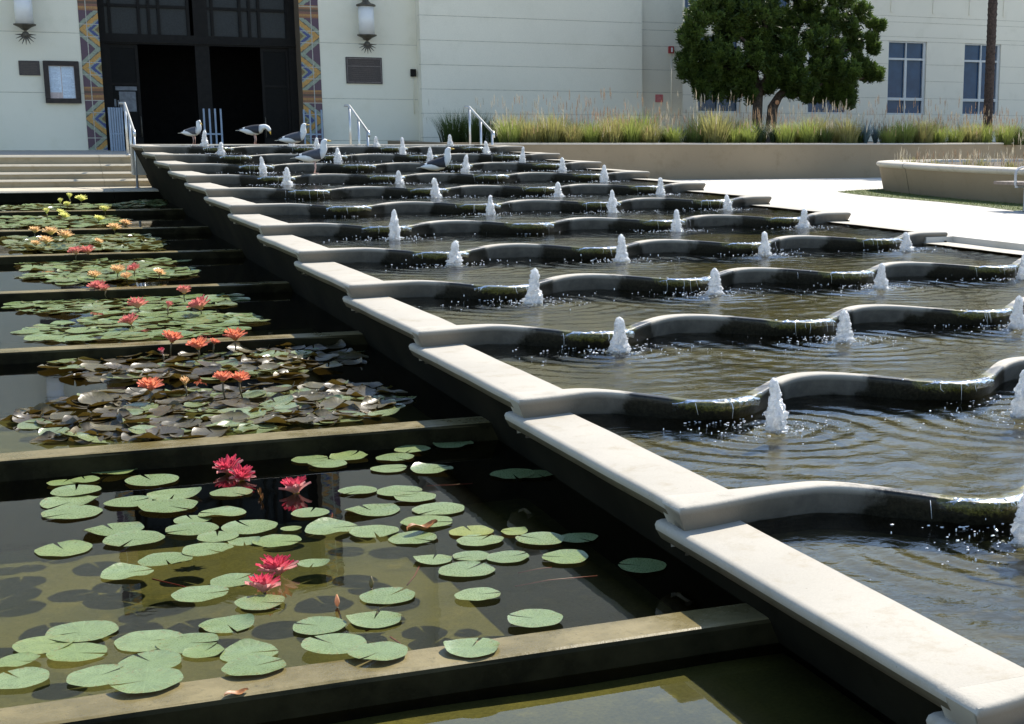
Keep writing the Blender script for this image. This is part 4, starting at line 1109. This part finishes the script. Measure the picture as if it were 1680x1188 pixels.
def poly_at(pts, z): return [tuple(at(x, y, Z=z))[:2] for x, y in pts]
def scatter(poly, n, rmin, seed):
    rr = random.Random(seed); xs_ = [p[0] for p in poly]; ys = [p[1] for p in poly]; out = []; tries = 0
    while len(out) < n and tries < n*80:
        tries += 1; x, y = rr.uniform(min(xs_), max(xs_)), rr.uniform(min(ys), max(ys))
        if inside(x, y, poly) and all((x-a)**2+(y-b)**2 > rmin*rmin for a, b in out): out.append((x, y))
    return out
MATS3 = [([(70, 600), (150, 578), (280, 563), (500, 562), (600, 580), (590, 600), (520, 618), (400, 625), (250, 628), (120, 625)], 80, 2, 'bronze', 'bronze green lily pad in the farther raft behind the orange lilies'),
         ([(15, 690), (70, 668), (170, 645), (300, 640), (450, 633), (600, 632), (660, 650), (640, 680), (560, 695), (420, 705), (230, 725), (80, 728), (60, 705)], 104, 2, 'bronze', 'bronze green lily pad in the raft against the second divider'),
         ([(0, 502), (100, 485), (200, 478), (360, 480), (400, 495), (380, 502), (250, 512), (60, 516)], 14, 3, 'mid', 'sage lily pad in the farther raft of the third pond'),
         ([(35, 545), (110, 525), (220, 512), (400, 512), (430, 530), (360, 548), (200, 562), (70, 560)], 16, 3, 'mid', 'sage lily pad in the nearer raft of the third pond')]
for m, (pp, n, wi, k, lab) in enumerate(MATS3):
    z = WL[wi]+.005; poly = poly_at(pp, z)
    for i, (x, y) in enumerate(scatter(poly, n, .105 if k == 'bronze' else .3, 100+m)):
        kk = k
        if k == 'bronze' and rl.random() < .30: kk = 'olive'
        if k == 'mid' and rl.random() < .2: kk = 'olive'
        wild = k == 'bronze'
        pad(kk, (x, y, z+rl.uniform(0, .022 if wild else .012)), rl.uniform(.085, .125) if wild else rl.uniform(.11, .17), lab, 'pads of raft %s' % ('one', 'two', 'three', 'four')[m], .11 if wild else .035, rl)
# the far rafts and the filler under the rafts: more pads than can be told apart
st_ = MB(); RR = []; AA = []
def pad_into(k, x, y, z, r, tl):
    me = PM[k][rl.randrange(4)]; Mx = Matrix.Translation((x, y, z)) @ Matrix.Rotation(rl.gauss(0, tl), 4, 'X') @ Matrix.Rotation(rl.gauss(0, tl), 4, 'Y') @ Matrix.Rotation(rl.uniform(0, 6.3), 4, 'Z') @ Matrix.Scale(r, 4)
    st_.add([Mx @ v.co for v in me.vertices], [tuple(p.vertices) for p in me.polygons], {'mid': 0, 'olive': 1, 'bronze': 2, 'lime': 3}[k], True)
    RR.extend(d.value for d in me.attributes['rad'].data); AA.extend(d.value for d in me.attributes['ang'].data)
FARM = [([(10, 436), (120, 420), (280, 420), (300, 430), (270, 437), (60, 446)], 4, 90, 'mid'), ([(28, 455), (120, 445), (300, 440), (330, 447), (290, 456), (100, 466)], 4, 95, 'mid'),
        ([(-5, 390), (60, 392), (230, 382), (262, 398), (255, 412), (40, 413)], 5, 190, 'olive'), ([(50, 405), (230, 383), (262, 400), (255, 412), (60, 413)], 5, 90, 'olive'),
        ([(-10, 360), (90, 350), (180, 350), (205, 362), (190, 372), (-10, 374)], 6, 170, 'mid'),
        ([(-10, 341), (60, 337), (190, 336), (240, 329), (268, 330), (262, 338), (60, 345)], 7, 190, 'mid')]
for m, (pp, wi, n, k) in enumerate(FARM):
    z = WL[wi]+.004; poly = poly_at(pp, z)
    for x, y in scatter(poly, n, .11, 300+m): pad_into(k if rl.random() < .75 else 'olive', x, y, z+rl.uniform(0, .018), rl.uniform(.10, .17), .06)
for pp, n, wi, k, lab in MATS3:
    z = WL[wi]+.001; poly = poly_at(pp, z)
    for x, y in scatter(poly, int(n*1.1) if k == 'bronze' else 110, .1, 500+n): pad_into('bronze' if k == 'bronze' and rl.random() < .7 else 'olive' if k == 'bronze' else 'mid', x, y, z+rl.uniform(-.002, .006), rl.uniform(.09, .14), .04)
st_.at = {'rad': RR, 'ang': AA}
tag(st_.build('lily_pads', [M['padmid'], M['padolive'], M['padbronze'], M['padlime']]), kind='stuff')
# curled brown leaf, floating bits, red runners
def curled_leaf(p, L, wd, rz, label):
    mb = MB(); mb.grid(lambda i, j: ((i/9-.5)*L, (j/5-.5)*wd*(1-(2*i/9-1)**2*.8), .02*abs(j/5-.5)*2+.012*sin(i*.9)+.006), 10, 6, 0, True)
    o = mb.build('dead_leaf', M['deadleaf'], None, p); o.rotation_euler = (0, 0, rz); tag(o, label, 'leaf', 'fallen leaves on the nearest pond'); return o
curled_leaf(at(693, 869, Z=WL[1]+.02), .17, .06, .3, 'curled orange brown leaf lying on lime green lily pads')
for x, y, L, lb in ((426, 812, .035, 'small yellow petal floating right of the crimson lily pair'), (430, 821, .03, 'second small yellow petal below the other one'), (388, 1139, .085, 'shrivelled dark leaf on the wet top of the nearest divider')):
    curled_leaf(at(x, y, Z=(WL[1]+.006) if y < 1100 else DIV[0][2]+.002), L, L*.5, 1.1 if y < 1100 else .2, lb).scale = (1, 1, 1 if y < 1100 else .35)
mb = MB()
def runner(pts, dz): return [at(x, y, Z=WL[1]-dz) for x, y in pts]
for pts in ([(250, 950), (300, 962), (330, 975)], [(700, 797), (740, 796), (775, 793)], [(845, 962), (900, 952), (980, 945)], [(850, 940), (880, 934), (905, 931)], [(535, 855), (545, 848), (545, 842)], [(640, 1045), (655, 1055), (665, 1065)], [(600, 1035), (620, 1028), (650, 1022)], [(690, 925), (680, 945), (668, 960)]):
    o = MB(); o.tube(runner(pts, .006), .0035, 5); tag(o.build('lily_runner', M['redstem']), 'thin red lily stem just under the water of the nearest pond', 'stem', 'thin red stems in the nearest pond')

# ------------------------------------------------------------------ water lily flowers
def flower_meshes(kind, seed, mat, full=1.):
    rr = random.Random(seed); mb = MB(); T = []; Wh = []
    whorls = [(8, .38, 1.0, .46), (9, .68, .98, .42), (9, .95, .92, .38), (8, 1.17, .82, .32), (6, 1.36, .70, .26)]
    for wi, (n, el, L, wd) in enumerate(whorls):
        el = el*full+(1-full)*1.35
        for k in range(n):
            a = 2*pi*k/n+wi*.7+rr.uniform(-.1, .1); e = el+rr.uniform(-.09, .09); l_ = L*rr.uniform(.9, 1.08); vs = []; m = 6
            for i in range(m):
                t = i/(m-1); ww = wd*sin(pi*min(1, t*.84+.14))**.8*(1 if t < .95 else .5)
                ee = e+.35*(1-t)*(.6)-.05*t; rad = .06+l_*t*cos(ee); z = l_*t*sin(ee)+.03
                for s_ in (-1, 0, 1):
                    up = .10*wd*abs(s_)*2.2
                    x = rad-up*sin(e)*.6; y = s_*ww*.5; zz = z+up*cos(e)
                    vs.append((x*cos(a)-y*sin(a), x*sin(a)+y*cos(a), zz)); T.append(t); Wh.append(1-wi/4)
            fs = [(3*i+s_, 3*i+s_+1, 3*i+4+s_, 3*i+3+s_) for i in range(m-1) for s_ in (0, 1)]
            mb.add(vs, fs, 0, True)
    mb.at = {'t': T, 'whorl': Wh}
    sb = MB()
    for k in range(26):
        a = k*2.4; r = .03+.1*(k/26); sb.tube([(r*cos(a), r*sin(a), .06), (r*1.5*cos(a), r*1.5*sin(a), .30-.2*k/26)], [.012, .02], 4)
    return mb.mesh('petals', M[mat]), sb.mesh('stamens', M['stamen'])
FM = {k: [flower_meshes(k, i*5+3, m, f) for i, f in enumerate((1., .85, .72))] for k, m in (('mag', 'pet_mag'), ('or', 'pet_or'), ('coral', 'pet_coral'), ('peach', 'pet_peach'), ('yel', 'pet_yel'))}
fl = 0
def lily(kind, x, y, wpx, stem, wl, label, group, bud=False, tilt=.15):
    """x,y photo pixel of the flower's middle, wpx its width there, stem = height above the water"""
    global fl; fl += 1
    rr = random.Random(fl); p = at(x, y, Z=WL[wl]+stem+.02); d = (p-CAM).dot(FWD); r = wpx*d/F_PX/2*1.12
    t = tag(empty('water_lily', p), label, 'water lily', group)
    tl = (rr.gauss(0, tilt), rr.gauss(0, tilt), rr.uniform(0, 6.28))
    pm, sm_ = FM[kind][2 if bud else rr.randrange(2)]
    o = bpy.data.objects.new('petals', pm); COL.objects.link(o); o.parent = t; o.rotation_euler = tl
    o.location = (0, 0, -r*.42); o.scale = (r*.98, r*.98, r*1.25) if not bud else (r*.9, r*.9, r*2.)
    if not bud:
        o = bpy.data.objects.new('stamens', sm_); COL.objects.link(o); o.parent = t; o.rotation_euler = tl; o.location = (0, 0, -r*.42); o.scale = (r, r, r)
    mb = MB(); mb.tube([(0, 0, -r*.38), (rr.uniform(-.01, .01), 0, -stem*.5-.02), (rr.uniform(-.02, .02), rr.uniform(-.02, .02), -stem-.04)], [.008, .006, .006], 6)
    mb.build('stem', M['stem'], t)
G1 = 'crimson water lilies on the nearest pond'
lily('mag', 376, 767, 50, .012, 1, 'crimson water lily, left and larger of the far pair in the nearest pond', G1)
lily('mag', 396, 779, 44, .012, 1, 'crimson water lily with pale outer petals, right and lower of the far pair', G1)
lily('mag', 486, 800, 52, .012, 1, 'single crimson water lily with its reflection, right of the far pair', G1)
lily('mag', 455, 932, 64, .014, 1, 'crimson water lily, upper one of the near pair', G1)
lily('mag', 431, 961, 58, .014, 1, 'crimson water lily, lower left one of the near pair', G1)
G2 = 'orange water lilies standing above the bronze pads'
for x, y, w_, s_, lb in ((281, 555, 37, .13, 'orange water lily on a tall stem, leftmost in the farther raft'), (325, 566, 36, .11, 'orange red water lily, second along the farther bronze raft'), (351, 561, 18, .10, 'half open orange lily squeezed between two open ones'), (386, 551, 38, .13, 'orange red water lily, rightmost above the farther bronze raft'),
                         (246, 633, 42, .12, 'orange water lily standing alone over the nearer bronze raft'), (365, 620, 34, .14, 'orange water lily, left of the close pair over the nearer raft'), (393, 620, 33, .13, 'paler orange water lily, right of the close pair over the nearer raft')):
    lily('or', x, y, w_, s_, 2, lb, G2, False, .1)
lily('peach', 304, 630, 18, .08, 2, 'small yellow orange half open lily on a brown pad', G2, True)
lily('mag', 267, 579, 13, .05, 2, 'closed dark pink lily bud at the left of the orange lilies', G2, True)
G3 = 'coral water lilies over the third pond'
for x, y, w_, s_, b, lb in ((160, 470, 30, .10, 0, 'coral pink water lily rising in front of the third divider'), (173, 473, 18, .09, 0, 'smaller coral lily touching the right side of a larger one'), (302, 477, 26, .10, 0, 'coral pink lily, highest at the right of the third pond'), (226, 499, 32, .09, 0, 'coral pink lily in the middle of the third pond'), (275, 503, 14, .07, 1, 'coral pink lily bud between two open lilies'),
                            (330, 500, 38, .09, 0, 'wide coral pink lily at the right of the third pond'), (215, 526, 32, .06, 0, 'coral pink lily, nearest one in the third pond')):
    lily('coral', x, y, w_, s_, 3, lb, G3, bool(b), .2)
G4 = 'mixed lilies on the fourth pond'
for k, x, y, w_, s_, lb in (('peach', 193, 443, 26, .08, 'yellow lily in the middle of the fourth pond'), ('coral', 221, 440, 22, .09, 'pink lily right of the yellow lily on the fourth pond'), ('peach', 208, 453, 20, .04, 'pale peach lily below the pink and yellow ones'), ('peach', 260, 447, 20, .06, 'peach lily at the right of the fourth pond'), ('peach', 155, 451, 22, .05, 'small faded yellow lily at the left of the fourth pond'),
                            ('coral', 125, 412, 24, .12, 'coral red lily, left of a touching pair before the fourth pond'), ('coral', 144, 411, 25, .12, 'coral red lily, right of a touching pair before the fourth pond')):
    lily(k, x, y, w_, s_, 4, lb, G4)
G5 = 'peach lilies on the fifth pond'
for x, y, w_, s_, lb in ((57, 378, 20, .10, 'pale peach lily, leftmost on the fifth pond'), (84, 380, 25, .10, 'pale yellow peach lily, second from left on the fifth pond'), (107, 386, 25, .10, 'peach lily, third from left on the fifth pond'), (75, 395, 24, .07, 'pale peach lily low in front of the other peach lilies'), (58, 400, 17, .04, 'faded peach lily lowest at the left of the fifth pond'), (187, 373, 22, .1, 'peach pink lily, left one of the right pair on the fifth pond'), (205, 366, 19, .11, 'peach lily, right one of the right pair on the fifth pond'), (160, 396, 16, .05, 'dull orange half open lily in the middle of the fifth pond')):
    lily('peach', x, y, w_, s_, 5, lb, G5)
G6 = 'yellow lilies on the two farthest ponds'
for i, (x, y, w_, s_, wl, b) in enumerate(((114, 324, 11, .12, 7, 1), (133, 326, 19, .10, 7, 0), (99, 332, 10, .10, 7, 1), (110, 335, 13, .06, 7, 0), (172, 343, 17, .10, 6, 0), (77, 349, 12, .11, 6, 1), (99, 348, 15, .1, 6, 0), (105, 354, 17, .07, 6, 0), (162, 359, 18, .05, 6, 0))):
    lily('yel', x, y, w_, s_, wl, 'yellow water lily, %s from the back, on a %s pond' % (ORD[i], 'farthest' if wl == 7 else 'second farthest'), G6, bool(b))
# single dark and orange buds in the nearest pond
for x, y, k, lb in ((609, 955, 'sepal', 'closed dark lily bud standing above a pad in the nearest pond'), (553, 985, 'pet_or', 'slim orange bud lying at the surface of the nearest pond')):
    p = at(x, y, Z=WL[1]+.03); t = tag(empty('lily_bud', p), lb, 'lily bud', 'buds in the nearest pond')
    mb = MB(); mb.lathe([(.002, -.028), (.008, -.02), (.011, -.006), (.008, .01), (.002, .026)], 9); mb.build('bud', M[k], t)
    mb = MB(); mb.tube([(0, 0, -.03), (.01, 0, -.07), (.03, 0, -.14)], .004, 5); mb.build('stem', M['stem'], t)

# ------------------------------------------------------------------ gulls
GM = [plain('gull_white', (.78, .78, .77), .7, var=.04), plain('gull_grey', (.06, .064, .078), .7, var=.12, scale=20), plain('gull_black', (.015, .015, .018), .6), plain('gull_bill', (.65, .42, .06), .5), plain('gull_leg', (.55, .36, .30), .6), plain('gull_dark_back', (.018, .02, .028), .7, var=.2, scale=20)]
def ell(mb, lab, c, ax, radii, mi, n=16, m=12):
    """ellipsoid along direction ax (in the x-z plane) -> adds faces, material mi"""
    ax = Vector(ax).normalized(); side = Vector((0, 1, 0)); up = ax.cross(side)*-1; c = Vector(c); vs = []
    for i in range(m+1):
        t = pi*i/m
        for k in range(n):
            u = 2*pi*k/n; vs.append(c+ax*cos(t)*radii[0]+side*sin(t)*cos(u)*radii[1]+up*sin(t)*sin(u)*radii[2])
    mb.add(vs, [(i*n+k, (i+1)*n+k, (i+1)*n+(k+1) % n, i*n+(k+1) % n) for i in range(m) for k in range(n)], mi, True)
def gull(loc, rz, pose, label, sc=1., dark=False, legs=True, tiltb=0.):
    mb = MB(); G = 5 if dark else 1; h = .15 if legs else .055
    b = tiltb
    def R(x, z): return (x*cos(b)-z*sin(b), x*sin(b)+z*cos(b))
    def pt(x, y, z): q = R(x, z); return (q[0], y, q[1]+h+.085)
    # body: chest deep, belly narrowing to the tail
    spine = [(-.235, .018, .022, .015), (-.19, .015, .045, .03), (-.12, .005, .068, .055), (-.03, -.005, .080, .074), (.06, .005, .078, .078), (.12, .025, .062, .066), (.155, .05, .045, .05)]
    neck = {'up': [(.172, .09, .050, .052), (.180, .135, .042, .044), (.192, .172, .043, .042), (.217, .188, .037, .035), (.24, .187, .018, .018)],
            'down': [(.19, .055, .042, .045), (.225, .055, .037, .038), (.258, .035, .036, .036), (.275, .005, .033, .033), (.283, -.025, .018, .02)],
            'preen': [(.160, .10, .048, .05), (.160, .145, .042, .042), (.165, .175, .043, .041), (.187, .18, .037, .036), (.205, .158, .018, .02)]}[pose]
    pts = spine+neck; n = 16; vs = []
    for i, (x, z, ry, rz_) in enumerate(pts):
        a = Vector((pts[max(i-1, 0)][0], 0, pts[max(i-1, 0)][1])); c = Vector((pts[min(i+1, len(pts)-1)][0], 0, pts[min(i+1, len(pts)-1)][1]))
        d = (c-a).normalized(); up = Vector((-d.z, 0, d.x))
        for k in range(n):
            u = 2*pi*k/n; q = up*sin(u)*rz_; vs.append(pt(x+q.x, cos(u)*ry, z+q.z))
    fs = [(i*n+k, i*n+(k+1) % n, (i+1)*n+(k+1) % n, (i+1)*n+k) for i in range(len(pts)-1) for k in range(n)]+[tuple(range(n-1, -1, -1)), tuple(range((len(pts)-1)*n, len(pts)*n))]
    mb.add(vs, fs, 0, True)
    # tail fan
    mb.add([pt(-.18, -.035, .02), pt(-.18, .035, .02), pt(-.30, .04, .02), pt(-.30, -.04, .02), pt(-.18, -.03, .008), pt(-.18, .03, .008), pt(-.30, .035, .014), pt(-.30, -.035, .014)], [(0, 1, 2, 3), (7, 6, 5, 4), (2, 6, 7, 3), (0, 3, 7, 4), (1, 5, 6, 2), (0, 4, 5, 1)], 0)
    # folded wings: a shell on each side running back to black crossed tips
    for s_ in (-1, 1):
        W_ = []; nu, nv = 11, 7
        for i in range(nu):
            t = i/(nu-1); x = .125-.37*t
            for j in range(nv):
                v = j/(nv-1)
                rz0 = (.094*(1-.72*t**1.7)); ry0 = (.094*(1-.84*t**1.6))
                ang = pi/2-v*(2.4-.8*t)
                wav = .004*sin(v*9+t*4)
                W_.append(pt(x, s_*(ry0+wav)*cos(ang)+s_*.003, .008+(rz0+wav)*sin(ang)*(.95)+.012*t))
        n0 = len(mb.v)
        mb.add(W_, [], 0)
        for i in range(nu-1):
            for j in range(nv-1):
                f = [n0+i*nv+j, n0+i*nv+j+1, n0+(i+1)*nv+j+1, n0+(i+1)*nv+j]
                mb.f.append(f if s_ < 0 else f[::-1]); mb.sm.append(True)
                mb.mi.append(2 if i >= 8 else 0 if (i == 7 and j >= 1) or (j == nv-2 and i > 5) else G)
    # bill
    hx, hz = neck[-1][0], neck[-1][1]; px_, pz_ = neck[-2][0], neck[-2][1]
    d = Vector((hx-px_, 0, hz-pz_)).normalized()
    if pose == 'up': d = Vector((1, 0, -.18)).normalized()
    q = [Vector((hx, 0, hz))-d*.008, Vector((hx, 0, hz))+d*.03, Vector((hx, 0, hz))+d*.055+Vector((0, 0, -.004))]
    mb.tube([pt(*p) for p in q], [.013, .011, .003], 8, 3)
    for s_ in (-1, 1):
        e = neck[-2]; mb.ball(pt(e[0]+.012*d.x, s_*e[2]*.86, e[1]+.012+.008*d.z), .0055, (1, 1, 1), 6, 4, 2)
    for s_ in (-1, 1):
        top = pt(.015, s_*.03, -.05); x0 = top[0]
        if legs:
            mb.tube([top, (x0+.012, s_*.032, h*.55), (x0-.004, s_*.034, .006)], [.013, .0065, .006], 7, 4)
        foot = [(x0-.012, s_*.034, .004)]+[(x0+.05*cos(a), s_*.034+.05*sin(a), .003) for a in (-.5, 0, .5)]
        mb.add(foot+[(p[0], p[1], p[2]+.005) for p in foot], [(0, 2, 1), (0, 3, 2), (4, 5, 6), (4, 6, 7), (0, 1, 5, 4), (0, 4, 7, 3), (1, 2, 6, 5), (2, 3, 7, 6)], 4)
    o = mb.build('gull', GM, None, loc); o.rotation_euler = (0, 0, rz); o.scale = (sc,)*3
    return tag(o, label, 'gull', 'gulls on the cascade')
E0 = atan2(RIGHT.y, RIGHT.x)
def on(x, y, z): p = at(x, y, Z=z); return p
gull(on(317, 237.3, .004), E0-.25, 'preen', 'white and grey gull standing leftmost on the top rim with lowered bill', 1.02, False, True, .12)
p = on(417, 237.3, .004); gull(p, E0-.05, 'down', 'dark winged gull stooping on the top rim with its bill pointing down', 1.18, True, True, .05)
gull(Vector((at(483, 245, Y=-.02).x, -.02, -.03)), E0+.1, 'up', 'grey gull crouching in the top basin with head raised, right of the stooping gull', 1.18, False, False, .16)
gull(on(514, 285, -H*3+.002), E0+.1, 'up', 'grey backed gull standing on the fourth lip, lowest of the left four', 1.08, False, True, .14)
gull(Vector((at(718, 284, Z=water_z(3)).x, at(718, 284, Z=water_z(3)).y, water_z(3)-.03)), E0+.05, 'up', 'dark backed gull sitting in water right of the others with upright neck', 1.12, True, False, .2)
